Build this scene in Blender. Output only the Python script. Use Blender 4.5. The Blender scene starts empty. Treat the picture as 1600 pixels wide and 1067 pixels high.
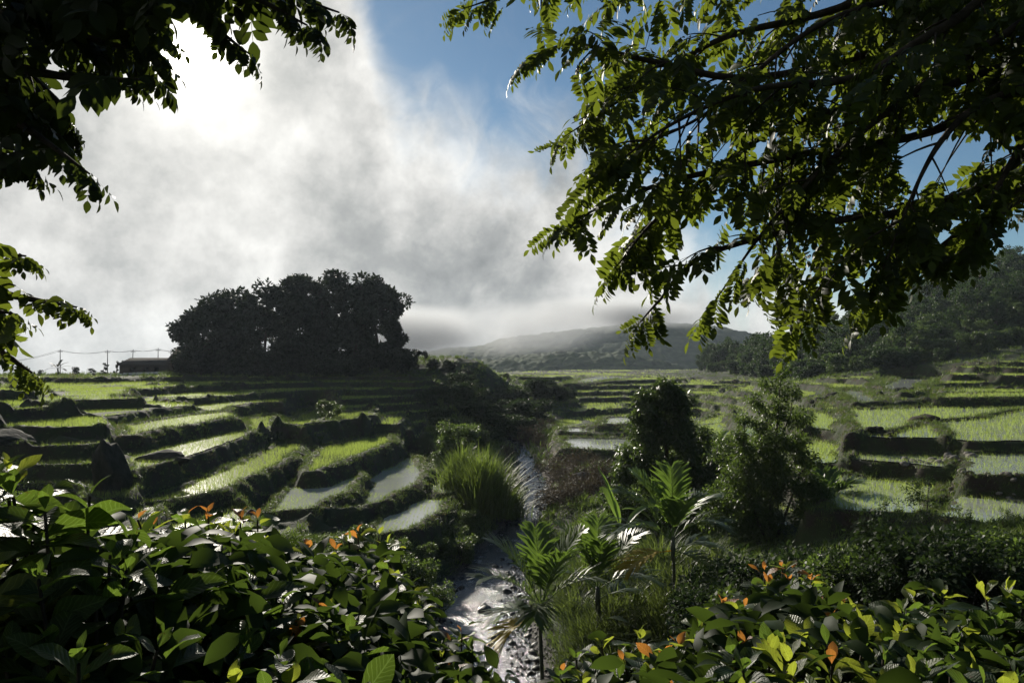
import bpy, math, random
import numpy as np
from mathutils import Vector, Matrix, Euler

SC = bpy.context.scene
COL = SC.collection
rng = np.random.default_rng(7)
random.seed(7)

# ------------------------------------------------------------------ camera
CAM_Z = 13.0
F_PX = 1155.6                 # focal length in pixels of the 1600 px wide photograph (26 mm)
PITCH = math.radians(1.6)
cam_data = bpy.data.cameras.new('camera')
cam_data.lens = 26.0
cam_data.sensor_width = 36.0
cam_data.clip_start = 0.05
cam_data.clip_end = 8000
cam = bpy.data.objects.new('camera', cam_data)
COL.objects.link(cam)
cam.location = (0, 0, CAM_Z)
cam.rotation_euler = (math.radians(90) + PITCH, 0, 0)
SC.camera = cam

# ------------------------------------------------------------------ light and sky
SUN_AZ = math.radians(-23.4)   # left of the view axis
SUN_EL = math.radians(21.0)
SUN_DIR = Vector((math.sin(SUN_AZ) * math.cos(SUN_EL), math.cos(SUN_AZ) * math.cos(SUN_EL), math.sin(SUN_EL)))
sun_data = bpy.data.lights.new('sun', 'SUN')
sun_data.energy = 5.0
sun_data.angle = math.radians(0.6)
sun_data.color = (1.0, 0.93, 0.80)
sun = bpy.data.objects.new('sun', sun_data)
COL.objects.link(sun)
sun.rotation_euler = SUN_DIR.to_track_quat('Z', 'Y').to_euler()

SC.view_settings.view_transform = 'Standard'
SC.view_settings.look = 'None'
SC.view_settings.exposure = 0.45
SC.view_settings.gamma = 1.0
SC.view_settings.use_curve_mapping = False
SC.cycles.volume_bounces = 0
SC.cycles.max_bounces = 6
SC.cycles.transparent_max_bounces = 8
SC.cycles.transmission_bounces = 4
SC.cycles.diffuse_bounces = 3
SC.cycles.glossy_bounces = 3


class NT:
    """small helper to wire shader nodes"""
    def __init__(self, tree):
        self.t = tree

    def n(self, kind, ins=None, **props):
        nd = self.t.nodes.new(kind)
        for k, v in props.items():
            setattr(nd, k, v)
        for k, v in (ins or {}).items():
            self.put(nd, k, v)
        return nd

    def put(self, nd, key, v):
        sock = nd.inputs[key]
        if isinstance(v, bpy.types.NodeSocket):
            self.t.links.new(v, sock)
        elif isinstance(v, bpy.types.Node):
            self.t.links.new(v.outputs[0], sock)
        else:
            sock.default_value = v

    def math(self, op, a, b=None, c=None, clamp=False):
        nd = self.t.nodes.new('ShaderNodeMath')
        nd.operation = op
        nd.use_clamp = clamp
        for i, v in enumerate((a, b, c)):
            if v is not None:
                self.put(nd, i, v)
        return nd.outputs[0]

    def ramp(self, fac, stops, interp='LINEAR'):
        nd = self.t.nodes.new('ShaderNodeValToRGB')
        cr = nd.color_ramp
        cr.interpolation = interp
        while len(cr.elements) > 1:
            cr.elements.remove(cr.elements[-1])
        for i, (p, c) in enumerate(stops):
            if not isinstance(c, (tuple, list)):
                c = (c, c, c)
            e = cr.elements[0] if i == 0 else cr.elements.new(p)
            e.position = p
            e.color = (c[0], c[1], c[2], 1)
        self.put(nd, 0, fac)
        return nd.outputs[0]

    def mix(self, fac, a, b, blend='MIX'):
        nd = self.t.nodes.new('ShaderNodeMix')
        nd.data_type = 'RGBA'
        nd.blend_type = blend
        for k, v in ((0, fac), (6, a), (7, b)):
            if isinstance(v, (tuple, list)) and k != 0 and len(v) == 3:
                v = (v[0], v[1], v[2], 1)
            self.put(nd, k, v)
        return nd.outputs[2]

    def noise(self, vec, scale, detail=4, rough=0.55, dist=0.0):
        nd = self.n('ShaderNodeTexNoise', {'Scale': scale, 'Detail': detail, 'Roughness': rough, 'Distortion': dist})
        if vec is not None:
            self.put(nd, 'Vector', vec)
        return nd.outputs[0]


world = bpy.data.worlds.new('World')
SC.world = world
world.use_nodes = True
w = NT(world.node_tree)
world.node_tree.nodes.clear()
w_tc = w.n('ShaderNodeTexCoord')
w_dir = w_tc.outputs['Generated']
w_sky = w.n('ShaderNodeTexSky', sky_type='NISHITA', sun_disc=False, sun_elevation=SUN_EL, sun_rotation=SUN_AZ,
            altitude=600.0, air_density=1.0, dust_density=0.25, ozone_density=1.0)
w_sep = w.n('ShaderNodeSeparateXYZ', {0: w_dir})
w_az = w.math('ARCTAN2', w_sep.outputs[0], w_sep.outputs[1])           # radians, 0 = view axis, + = right
w_el = w.math('ARCSINE', w_sep.outputs[2])
# upper limit of the cloud bank as a function of azimuth (degrees), as seen over the valley
DEG = math.radians(1)
w_azn = w.math('MULTIPLY_ADD', w_az, 1 / math.radians(80), 0.5, clamp=True)   # -40..40 deg -> 0..1
def azp(d): return (d + 40) / 80
# value = elevation limit / 40 deg
w_top = w.ramp(w_azn, [(0.0, 1.0), (azp(-15), 1.0), (azp(-11.5), 0.56), (azp(-9), 0.43), (azp(-4), 0.37), (azp(0), 0.385),
                       (azp(3.5), 0.41), (azp(8), 0.33), (azp(13), 0.25), (azp(18), 0.14), (azp(24), 0.06), (azp(40), 0.03)], 'B_SPLINE')
w_lim = w.math('MULTIPLY', w_top, math.radians(40))
w_warp = w.n('ShaderNodeTexNoise', {'Vector': w_dir, 'Scale': 3.0, 'Detail': 3.0})
w_v2 = w.n('ShaderNodeVectorMath', {0: w_dir, 1: w_warp.outputs[1]}, operation='MULTIPLY_ADD')
w_v2.inputs[1].default_value = (0.03, 0.03, 0.03)
w.put(w_v2, 0, w_warp.outputs[1])
w.put(w_v2, 2, w_dir)
w_n1 = w.noise(w_v2.outputs[0], 4.0, 9, 0.56, 0.0)
w_n2 = w.noise(w_v2.outputs[0], 13.0, 9, 0.62, 0.0)
w_nn = w.math('ADD', w.math('MULTIPLY', w.math('SUBTRACT', w_n1, 0.5), 0.75), w.math('MULTIPLY', w.math('SUBTRACT', w_n2, 0.5), 0.22))
w_d = w.math('ADD', w.math('SUBTRACT', w_lim, w_el), w.math('MULTIPLY', w_nn, 0.36))
w_mask = w.n('ShaderNodeMapRange', {0: w_d, 1: -0.085, 2: 0.085, 3: 0.0, 4: 1.0}, interpolation_type='SMOOTHSTEP').outputs[0]
# thin veil over the blue
w_veil = w.n('ShaderNodeMapRange', {0: w.noise(w_v2.outputs[0], 5.5, 8, 0.62, 0.0), 1: 0.50, 2: 0.80, 3: 0.0, 4: 0.10}).outputs[0]
w_mask = w.math('MAXIMUM', w_mask, w_veil)
# brightness inside the cloud: broad soft banks, billows where it thins at the top, fine wisps
w_b1 = w.noise(w_dir, 2.6, 3, 0.45)
w_b2 = w.noise(w_dir, 7.5, 10, 0.6)
w_b3 = w.noise(w_dir, 24.0, 6, 0.6)
w_b = w.math('ADD', w.math('ADD', w.math('MULTIPLY', w_b1, 0.42), w.math('MULTIPLY', w_b2, 0.48)), w.math('MULTIPLY', w_b3, 0.10))
w_rim = w.n('ShaderNodeMapRange', {0: w_d, 1: 0.02, 2: 0.22, 3: 0.10, 4: 0.0}, interpolation_type='SMOOTHSTEP').outputs[0]
w_b = w.math('ADD', w_b, w_rim)
w_dot = w.n('ShaderNodeVectorMath', {0: w_dir}, operation='DOT_PRODUCT')
w_dot.inputs[1].default_value = tuple(SUN_DIR)
w_dotc = w.math('MAXIMUM', w_dot.outputs['Value'], 0.0)
w_g1 = w.math('MULTIPLY', w.math('POWER', w_dotc, 3000.0), 8.0)
w_g2 = w.math('ADD', w.math('MULTIPLY', w.math('POWER', w_dotc, 700.0), 0.8), w.math('MULTIPLY', w.math('POWER', w_dotc, 45.0), 0.20))
w_cloud = w.ramp(w_b, [(0.39, (0.19, 0.202, 0.206)), (0.47, (0.30, 0.31, 0.308)), (0.54, (0.47, 0.47, 0.457)), (0.63, (0.70, 0.695, 0.67))])
w_glow = w.math('ADD', w_g1, w_g2)
w_gcol = w.mix(1.0, (1.0, 0.955, 0.86), (0, 0, 0))
w_gl = w.n('ShaderNodeVectorMath', operation='SCALE')
w_gl.inputs[0].default_value = (1.0, 0.96, 0.86)
w.put(w_gl, 'Scale', w_glow)
w_cl2 = w.n('ShaderNodeVectorMath', {0: w_cloud, 1: w_gl.outputs[0]}, operation='ADD')
w_skyv = w.n('ShaderNodeVectorMath', {0: w_sky.outputs[0]}, operation='SCALE')
SKY_STRENGTH = 0.05
w_skyv.inputs['Scale'].default_value = SKY_STRENGTH
w_blue = w.mix(1.0, w_skyv.outputs[0], (0.78, 1.0, 1.10), 'MULTIPLY')
w_fin = w.mix(w_mask, w_blue, w_cl2.outputs[0])
w_bg = w.n('ShaderNodeBackground', {0: w_fin, 1: 1.0})
w_out = w.n('ShaderNodeOutputWorld', {0: w_bg.outputs[0]})


# ------------------------------------------------------------------ helpers
def at(px, py, d):
    """point seen at pixel (px, py) of the 1600x1067 photograph, d metres ahead of the camera (world y)"""
    xr = (np.asarray(px, float) - 800.0) / F_PX
    yu = (533.5 - np.asarray(py, float)) / F_PX
    c, s = math.cos(PITCH), math.sin(PITCH)
    dy = c - yu * s
    dz = s + yu * c
    k = np.asarray(d, float) / dy
    return np.stack(np.broadcast_arrays(xr * k, dy * k, CAM_Z + dz * k), -1)


def link(name, mesh, parent=None, mats=()):
    o = bpy.data.objects.new(name, mesh)
    COL.objects.link(o)
    if parent is not None:
        o.parent = parent
    return o


def tag(o, label=None, cat=None, group=None, kind=None):
    if label: o['label'] = label
    if cat: o['category'] = cat
    if group: o['group'] = group
    if kind: o['kind'] = kind
    return o


def empty(name, loc, label, cat, group=None, rz=0.0):
    o = bpy.data.objects.new(name, None)
    COL.objects.link(o)
    o.empty_display_size = 0.2
    o.location = [float(v) for v in loc]
    o.rotation_euler = (0, 0, rz)
    return tag(o, label, cat, group)


def mesh_np(name, V, F, mat=None, smooth=True, uv=None, attrs=None, loops=None):
    """V (n,3); F (m,k) array of same-size faces, or a list of such arrays"""
    me = bpy.data.meshes.new(name)
    V = np.ascontiguousarray(V, np.float32)
    Fs = [np.asarray(f, np.int32) for f in (F if isinstance(F, list) else [F]) if len(f)]
    me.vertices.add(len(V))
    me.vertices.foreach_set('co', V.ravel())
    nl = sum(f.size for f in Fs)
    nf = sum(len(f) for f in Fs)
    me.loops.add(nl)
    me.polygons.add(nf)
    li = np.concatenate([f.ravel() for f in Fs])
    tot = np.concatenate([np.full(len(f), f.shape[1], np.int32) for f in Fs])
    start = np.concatenate([[0], np.cumsum(tot)[:-1]]).astype(np.int32)
    me.loops.foreach_set('vertex_index', li)
    me.polygons.foreach_set('loop_start', start)
    me.polygons.foreach_set('loop_total', tot)
    if smooth:
        me.polygons.foreach_set('use_smooth', np.ones(nf, bool))
    if uv is not None:
        ul = me.uv_layers.new(name='UVMap')
        ul.data.foreach_set('uv', np.ascontiguousarray(np.asarray(uv, np.float32)[li]).ravel())
    for k, (typ, arr) in (attrs or {}).items():
        a = me.attributes.new(k, typ, 'POINT')
        arr = np.ascontiguousarray(arr, np.float32)
        a.data.foreach_set('color' if typ == 'FLOAT_COLOR' else ('vector' if typ == 'FLOAT_VECTOR' else 'value'), arr.ravel())
    me.update(calc_edges=True)
    if mat is not None:
        me.materials.append(mat)
    return me


class MB:
    """collects pieces of geometry into one mesh"""
    def __init__(self):
        self.V, self.Q, self.n = [], {}, 0

    def add(self, V, F):
        V = np.asarray(V, float)
        for f in (F if isinstance(F, list) else [F]):
            f = np.asarray(f, int)
            if len(f):
                self.Q.setdefault(f.shape[1], []).append(f + self.n)
        self.V.append(V)
        self.n += len(V)

    def tube(self, pts, rad, n=6, cap=True):
        P = np.asarray(pts, float)
        R = np.broadcast_to(np.asarray(rad, float), (len(P),))
        T = np.gradient(P, axis=0)
        T /= np.linalg.norm(T, axis=1, keepdims=True) + 1e-9
        ref = np.array([0.0, 0.0, 1.0]) if abs(T[0, 2]) < 0.85 else np.array([1.0, 0.0, 0.0])
        A = np.cross(T, ref)
        A /= np.linalg.norm(A, axis=1, keepdims=True) + 1e-9
        B = np.cross(T, A)
        a = np.arange(n) * 2 * math.pi / n
        V = P[:, None] + R[:, None, None] * (A[:, None] * np.cos(a)[None, :, None] + B[:, None] * np.sin(a)[None, :, None])
        V = V.reshape(-1, 3)
        i = np.arange(len(P) - 1)[:, None] * n
        j = np.arange(n)[None]
        j2 = (j + 1) % n
        F = np.stack([i + j, i + j2, i + n + j2, i + n + j], -1).reshape(-1, 4)
        fs = [F]
        if cap:
            fs.append(np.array([list(range(n))[::-1]]))
            fs.append(np.array([[(len(P) - 1) * n + k for k in range(n)]]))
        self.add(V, fs)

    def box(self, c, s, rz=0.0):
        c = np.asarray(c, float); s = np.asarray(s, float) / 2
        V = np.array([[x, y, z] for z in (-1, 1) for y in (-1, 1) for x in (-1, 1)], float) * s
        cr, sr = math.cos(rz), math.sin(rz)
        V = np.stack([V[:, 0] * cr - V[:, 1] * sr, V[:, 0] * sr + V[:, 1] * cr, V[:, 2]], -1) + c
        self.add(V, np.array([[0, 2, 3, 1], [4, 5, 7, 6], [0, 1, 5, 4], [2, 6, 7, 3], [0, 4, 6, 2], [1, 3, 7, 5]]))

    def mesh(self, name, mat, smooth=True):
        return mesh_np(name, np.concatenate(self.V), [np.concatenate(v) for v in self.Q.values()], mat, smooth)


def bake(V, F, M, pos, uv=None):
    """copies of one prototype under many 3x3 matrices M (n,3,3) and positions: one vertex and face array"""
    N, nv = len(M), len(V)
    VV = np.einsum('nij,vj->nvi', M, V) + pos[:, None]
    off = (np.arange(N) * nv)
    FF = [(f[None] + off[:, None, None]).reshape(-1, f.shape[1]) for f in F]
    return VV.reshape(-1, 3), FF, (np.tile(uv, (N, 1)) if uv is not None else None)


def frames(d, up, roll=0.0):
    """rotation matrices whose local Y is d and whose local Z leans to up"""
    d = d / (np.linalg.norm(d, axis=-1, keepdims=True) + 1e-9)
    x = np.cross(d, up)
    x /= np.linalg.norm(x, axis=-1, keepdims=True) + 1e-9
    z = np.cross(x, d)
    c, s = np.cos(roll)[..., None], np.sin(roll)[..., None]
    x2 = x * c + z * s
    z2 = -x * s + z * c
    return np.stack([x2, d, z2], -1)


def hash01(ix, iy, seed):
    h = (ix.astype(np.int64) * 374761393 + iy.astype(np.int64) * 668265263 + seed * 1442695041) & 0xFFFFFFFF
    h = ((h ^ (h >> 13)) * 1274126177) & 0xFFFFFFFF
    h = h ^ (h >> 16)
    return (h & 0xFFFFFF) / float(0x1000000)


def vnoise(x, y, seed=0, octaves=3):
    """value noise, -1..1"""
    out = np.zeros_like(x, dtype=float)
    amp, tot, f = 1.0, 0.0, 1.0
    for o in range(octaves):
        X, Y = x * f + 17.3 * o, y * f - 9.1 * o
        ix, iy = np.floor(X), np.floor(Y)
        fx, fy = X - ix, Y - iy
        fx = fx * fx * fx * (fx * (fx * 6 - 15) + 10)
        fy = fy * fy * fy * (fy * (fy * 6 - 15) + 10)
        a = hash01(ix, iy, seed + o); b = hash01(ix + 1, iy, seed + o)
        c = hash01(ix, iy + 1, seed + o); d = hash01(ix + 1, iy + 1, seed + o)
        out += amp * (2 * ((a * (1 - fx) + b * fx) * (1 - fy) + (c * (1 - fx) + d * fx) * fy) - 1)
        tot += amp
        amp *= 0.5
        f *= 2.03
    return out / tot


def sstep(a, b, x):
    t = np.clip((x - a) / (b - a), 0, 1)
    return t * t * (3 - 2 * t)


# ------------------------------------------------------------------ materials
def new_mat(name):
    m = bpy.data.materials.new(name)
    m.use_nodes = True
    m.node_tree.nodes.clear()
    return m, NT(m.node_tree)


def leaf_mat(name, col, trans, rough=0.45, spec=0.4, var=0.35, tfac=0.5, veins=False, hue2=None):
    """leaf: reflecting, glossy and letting light through; col/trans are albedo and through-colour"""
    m, t = new_mat(name)
    oi = t.n('ShaderNodeObjectInfo').outputs['Random']
    geo = t.n('ShaderNodeNewGeometry')
    tc = t.n('ShaderNodeTexCoord')
    pn = t.noise(tc.outputs['Object'], 0.9, 2)
    isl = geo.outputs['Random Per Island']
    r = t.math('ADD', t.math('MULTIPLY', oi, 0.4), t.math('ADD', t.math('MULTIPLY', isl, 0.35), t.math('MULTIPLY', pn, 0.25)))
    h2 = hue2 or tuple(c * 1.9 for c in col)
    ca = t.mix(r, tuple(c * (1 - var) for c in col), h2)
    tb = tuple(c * (1 - var) for c in trans)
    tt = tuple(min(1, c * 1.35) for c in trans)
    ct = t.mix(r, tb, tt)
    bs = t.n('ShaderNodeBsdfPrincipled', {'Base Color': ca, 'Roughness': rough, 'Specular IOR Level': spec})
    tr = t.n('ShaderNodeBsdfTranslucent', {0: ct})
    if veins:
        uv = tc.outputs['UV']
        sp = t.n('ShaderNodeSeparateXYZ', {0: uv})
        across = t.math('ABSOLUTE', t.math('SUBTRACT', sp.outputs[0], 0.5))
        # side veins run forward from the midrib
        vv = t.math('ADD', t.math('ADD', t.math('MULTIPLY', sp.outputs[1], 58.0), t.math('MULTIPLY', across, -34.0)), t.math('MULTIPLY', t.noise(tc.outputs['Object'], 5.0, 2), 9.0))
        wv = t.math('MULTIPLY_ADD', t.math('SINE', vv), 0.5, 0.5)
        mid = t.math('MULTIPLY', t.math('LESS_THAN', across, 0.022), 1.0)
        line = t.math('MAXIMUM', t.math('POWER', wv, 14.0), mid)
        hgt = t.math('ADD', t.math('MULTIPLY', t.math('POWER', wv, 3.0), -1.0), t.math('MULTIPLY', t.noise(tc.outputs['Object'], 60.0, 3), 0.5))
        bp = t.n('ShaderNodeBump', {'Strength': 0.4, 'Distance': 0.007, 'Height': hgt})
        t.put(bs, 'Normal', bp.outputs[0])
        ct2 = t.mix(t.math('MULTIPLY', line, 0.5), ct, tuple(min(1, c * 1.7 + .04) for c in trans))
        t.put(tr, 0, ct2)
        ca2 = t.mix(t.math('MULTIPLY', line, 0.45), ca, tuple(min(1, c * 2.4 + .03) for c in col))
        spots = t.n('ShaderNodeMapRange', {0: t.math('ADD', t.noise(tc.outputs['Object'], 7.0, 4, .7), t.math('MULTIPLY', oi, .12)), 1: .66, 2: .74}).outputs[0]
        ca2 = t.mix(spots, ca2, (0.055, 0.035, 0.014))
        t.put(tr, 0, t.mix(t.math('MULTIPLY', spots, .8), ct2, (0.10, 0.05, 0.012)))
        t.put(bs, 'Base Color', ca2)
        t.put(bs, 'Roughness', t.math('MULTIPLY_ADD', t.noise(tc.outputs['Object'], 4.0, 3), .3, rough - .15))
    mx = t.n('ShaderNodeMixShader', {0: tfac, 1: bs.outputs[0], 2: tr.outputs[0]})
    t.n('ShaderNodeOutputMaterial', {0: mx.outputs[0]})
    return m


def plain_mat(name, c1, c2, scale=6.0, rough=0.85, bump=0.3, dist=0.03, spec=0.25, detail=6):
    m, t = new_mat(name)
    tc = t.n('ShaderNodeTexCoord')
    nz = t.noise(tc.outputs['Object'], scale, detail, 0.6)
    col = t.mix(t.n('ShaderNodeMapRange', {0: nz, 1: 0.32, 2: 0.68}).outputs[0], c1, c2)
    bs = t.n('ShaderNodeBsdfPrincipled', {'Base Color': col, 'Roughness': rough, 'Specular IOR Level': spec})
    if bump:
        bp = t.n('ShaderNodeBump', {'Strength': bump, 'Distance': dist, 'Height': nz})
        t.put(bs, 'Normal', bp.outputs[0])
    t.n('ShaderNodeOutputMaterial', {0: bs.outputs[0]})
    return m


# ------------------------------------------------------------------ the lie of the land
# measured points: (pixel x, pixel y, metres ahead, terraced 0/1)
CP = [
    # left terraces and ponds beside the stream
    (640, 815, 46, 1), (692, 748, 62, 1), (600, 752, 57, 1), (480, 772, 48, 1), (560, 700, 64, 1), (430, 660, 64, 1),
    (300, 700, 50, 1), (330, 745, 47, 1), (250, 788, 38.5, 1), (110, 690, 43, 1), (175, 752, 37.5, 1), (150, 812, 33, 1), (330, 800, 39, 1), (420, 800, 43, 1), (0, 640, 50, 1),
    (60, 650, 50, 1), (200, 622, 74, 1), (400, 622, 90, 1), (100, 602, 92, 1), (540, 622, 98, 1), (600, 602, 118, 1),
    (620, 660, 79, 1), (660, 690, 71, .6), (360, 640, 73, 1), (500, 690, 63, 1), (-150, 640, 50, 1), (-300, 640, 48, 1),
    (-150, 600, 92, 1), (20, 592, 118, 1), (300, 597, 112, 1), (480, 592, 124, .8),
    (450, 584, 135, 0), (270, 586, 138, 0), (620, 573, 135, 0), (700, 580, 128, .4), (760, 590, 130, .4), (100, 588, 148, 0),
    (-150, 588, 148, 0), (-350, 590, 140, 0), (650, 568, 136, 0), (680, 626, 104, .5), (590, 640, 92, 1),
    (730, 640, 106, 0), (700, 690, 80, 0), (800, 605, 150, 0),
    # stream bed, from near to far
    (770, 1067, 29.2, 0), (740, 950, 38, 0), (780, 880, 46, 0), (826, 800, 57, 0), (836, 770, 64, 0), (830, 742, 72, 0), (822, 715, 82, 0),
    (800, 690, 95, 0), (780, 655, 118, 0),
    # banks of the stream
    (690, 870, 44, 0), (650, 930, 37, 0), (620, 1000, 31, 0), (745, 790, 56, 0), (770, 745, 66, 0), (880, 900, 40, 0), (900, 800, 54, 0), (900, 740, 68, 0),
    (560, 880, 37, 0), (480, 900, 30, 0), (400, 850, 34, .3), (350, 930, 25, 0), (0, 905, 21, 0), (200, 910, 23, 0), (-200, 900, 20, 0), (420, 870, 33, .2), (200, 850, 31, .8),
    # scrub and gully beyond
    (870, 715, 84, 0), (850, 680, 100, 0), (770, 625, 128, 0), (830, 622, 132, 0),
    # far terraces in the middle
    (900, 625, 150, 1), (880, 595, 178, 1), (950, 590, 195, 1), (1020, 602, 178, 1), (1090, 612, 165, 1), (1000, 635, 140, 1),
    (930, 680, 96, 1), (1000, 660, 108, 1), (1100, 650, 118, 1), (1120, 592, 200, 1), (920, 655, 112, 1),
    # plain beyond
    (870, 580, 400, 1), (1000, 579, 420, 1), (1090, 578, 460, 1), (760, 592, 300, .5), (1090, 577, 700, 1), (900, 578, 700, 1), (1000, 574, 1400, 0),
    # left beyond the spur: falls away out of sight
    (450, 592, 260, 0), (100, 597, 300, 0), (-200, 600, 300, 0), (600, 595, 260, 0), (300, 596, 600, 0), (600, 592, 700, 0), (-300, 600, 700, 0),
    (300, 592, 1400, 0), (-300, 592, 1400, 0), (600, 585, 1400, 0),
    # right fields
    (1400, 640, 61, 1), (1550, 640, 61, 1), (1450, 600, 95, 1), (1580, 570, 122, 1), (1430, 688, 45, 1), (1560, 700, 43, 1), (1560, 735, 37, 1),
    (1400, 790, 32, 1), (1300, 640, 66, 1), (1290, 720, 47, 1), (1285, 800, 37, 1), (1180, 660, 84, 1), (1190, 720, 56, .5),
    (1320, 612, 92, 1), (1750, 640, 58, 1), (1800, 720, 38, 1), (1800, 580, 110, 1), (1580, 785, 29.5, .7), (1250, 605, 120, 1), (1150, 612, 140, .7),
    # forest hill on the right
    (1250, 592, 170, 0), (1160, 590, 215, 0), (1400, 572, 158, 0), (1520, 552, 155, 0), (1600, 528, 165, 0),
    (1600, 446, 240, 0), (1480, 466, 245, 0), (1380, 496, 255, 0), (1280, 536, 265, 0), (1180, 566, 280, 0), (1750, 400, 240, 0), (1900, 350, 240, 0),
    (1750, 540, 150, 0), (1500, 520, 195, 0), (1900, 520, 150, 0),
    (1600, 440, 330, 0), (1480, 490, 340, 0), (1350, 545, 360, 0), (1900, 350, 330, 0), (1500, 545, 700, 0), (1300, 575, 700, 0), (1900, 500, 700, 0), (1500, 560, 1400, 0),
    # near right slope
    (1400, 868, 24.5, 0), (1300, 1000, 15, 0), (1600, 850, 22, 0), (1050, 985, 26.5, 0), (940, 1000, 27.5, 0), (862, 1040, 28, 0),
    (1200, 862, 31, 0), (1120, 905, 29.5, 0), (1700, 860, 18, 0), (1060, 830, 43, 0), (980, 790, 54, 0), (1000, 880, 36, 0), (1050, 760, 60, 0), (1110, 720, 66, 0), (940, 730, 70, 0),
]
def LD(px, d):
    """depth of a point of the left hill, which is short and steep"""
    return d if d <= 47 else 47 + (d - 47) * 0.79


cpw = [tuple(at(a, b, d)) + (t,) for a, b, d, t in CP]
# the slope below the viewer, in metres
cpw += [(0, 2, 11.35, 0), (0, 5, 10.2, 0), (0, 9, 8.3, 0), (0, 14, 5.6, 0), (0, 20, 2.6, 0), (-3, 4, 10.6, 0), (3, 4, 10.7, 0), (-4, 9, 8.8, 0), (5, 9, 8.9, 0),
        (-9, 13, 6.2, 0), (-6, 19, 4.0, 0), (-22, 36, 5.6, 1), (-26, 28, 6.2, .6), (-34, 40, 8.0, 1), (8, 14, 7.2, 0), (13, 12, 8.5, 0),
        (5, 19, 4.0, 0), (-9, 26, 4.4, 0), (-14, 32, 5.0, .3), (-8, 2, 11.0, 0), (8, 2, 11.6, 0), (-20, 12, 8.5, 0), (20, 10, 10.0, 0), (3, 25, 1.6, 0), (-1, 26, 0.6, 0)]
cpw = np.array(cpw)


def polar(x, y):
    r = np.sqrt(x * x + y * y)
    return np.arctan2(x, y) * 1.6, np.log(np.maximum(r, 0.5))


class TPS:
    def __init__(self, P, val, lam):
        self.P = P
        n = len(P)
        K = self.k(np.linalg.norm(P[:, None] - P[None], axis=2)) + lam * np.eye(n)
        A = np.zeros((n + 3, n + 3))
        A[:n, :n] = K
        A[:n, n] = 1; A[:n, n + 1:] = P
        A[n:, :n] = A[:n, n:].T
        s = np.linalg.solve(A, np.concatenate([val, np.zeros((3,) + val.shape[1:])]))
        self.w, self.a = s[:n], s[n:]

    @staticmethod
    def k(r):
        return r * r * np.log(np.maximum(r, 1e-9))

    def __call__(self, u, v):
        sh = u.shape
        u, v = u.ravel(), v.ravel()
        out = np.empty((len(u), self.w.shape[1]))
        for i in range(0, len(u), 40000):
            U, W = u[i:i + 40000, None], v[i:i + 40000, None]
            d2 = (U - self.P[None, :, 0]) ** 2 + (W - self.P[None, :, 1]) ** 2
            K = 0.5 * d2 * np.log(np.maximum(d2, 1e-18))
            out[i:i + 40000] = K @ self.w + self.a[0] + U * self.a[1] + W * self.a[2]
        return out.reshape(sh + (-1,))


pu, pv = polar(cpw[:, 0], cpw[:, 1])
# height is stored as slope below the eye so that near and far points weigh alike
cr = np.hypot(cpw[:, 0], cpw[:, 1])
tps = TPS(np.stack([pu, pv], -1), np.stack([(cpw[:, 2] - CAM_Z) / cr, cpw[:, 3]], -1), 2e-5)

# polar grid: fine inside the view, coarse outside
th = np.radians(np.concatenate([np.linspace(-62, -39, 14)[:-1], np.linspace(-39, 39, 720), np.linspace(39, 62, 14)[1:]]))
lr = np.concatenate([np.linspace(math.log(1.2), math.log(24), 90)[:-1], np.linspace(math.log(24), math.log(210), 640)[:-1],
                     np.linspace(math.log(210), math.log(480), 70)[:-1], np.linspace(math.log(480), math.log(1500), 22)])
NT_, NR_ = len(th), len(lr)
TH, LR = np.meshgrid(th, lr)              # rows = r
RR = np.exp(LR)
GX, GY = RR * np.sin(TH), RR * np.cos(TH)
# TPS on a coarser grid, then bilinear up (it is smooth)
cth = np.linspace(th[0], th[-1], 260)
clr = np.linspace(lr[0], lr[-1], 330)
CT, CL = np.meshgrid(cth, clr)
cf = tps(CT * 1.6, CL)


def bil(field, xs, ys, gx, gy):
    """bilinear lookup on a uniform grid (xs columns, ys rows)"""
    fx = np.clip((gx - xs[0]) / (xs[1] - xs[0]), 0, len(xs) - 1.001)
    fy = np.clip((gy - ys[0]) / (ys[1] - ys[0]), 0, len(ys) - 1.001)
    ix, iy = fx.astype(int), fy.astype(int)
    tx, ty = fx - ix, fy - iy
    return (field[iy, ix] * (1 - tx) + field[iy, ix + 1] * tx) * (1 - ty) + (field[iy + 1, ix] * (1 - tx) + field[iy + 1, ix + 1] * tx) * ty


Z0 = bil(cf[..., 0], cth, clr, TH, LR) * RR + CAM_Z
Z0 = np.where(Z0 > 48, 48 + 22 * np.tanh((Z0 - 48) / 60), Z0)      # the woods hill rounds off outside the picture
TM = np.clip(bil(cf[..., 1], cth, clr, TH, LR), 0, 1)

# stream: centre line (world) and half width
SP = np.array([tuple(at(px, py, d)) + (hw,) for px, py, d, hw in [
    (800, 1130, 25.5, 2.2), (765, 1060, 29.5, 2.2), (745, 985, 35, 2.3), (752, 930, 40, 2.2), (778, 880, 46, 1.9), (806, 835, 52, 1.5), (826, 800, 57, 1.3),
    (838, 775, 63, 1.3), (834, 752, 69, 1.1), (826, 730, 76, 0.9), (822, 712, 83, 0.8), (806, 694, 94, 0.8), (785, 660, 116, 0.7)]])
SP = np.concatenate([[[SP[0, 0] + 2.5, 19, -0.35, 2.4], [SP[0, 0] + 6, 13, -0.7, 2.4]][::-1], SP])
ss = np.concatenate([[0], np.cumsum(np.linalg.norm(np.diff(SP[:, :2], axis=0), axis=1))])
sq = np.linspace(0, ss[-1], 260)
SPF = np.stack([np.interp(sq, ss, SP[:, k]) for k in range(4)], -1)
ker = np.hanning(17); ker /= ker.sum()
for k in range(4):
    SPF[:, k] = np.convolve(np.pad(SPF[:, k], 8, mode='edge'), ker, 'valid')
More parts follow.
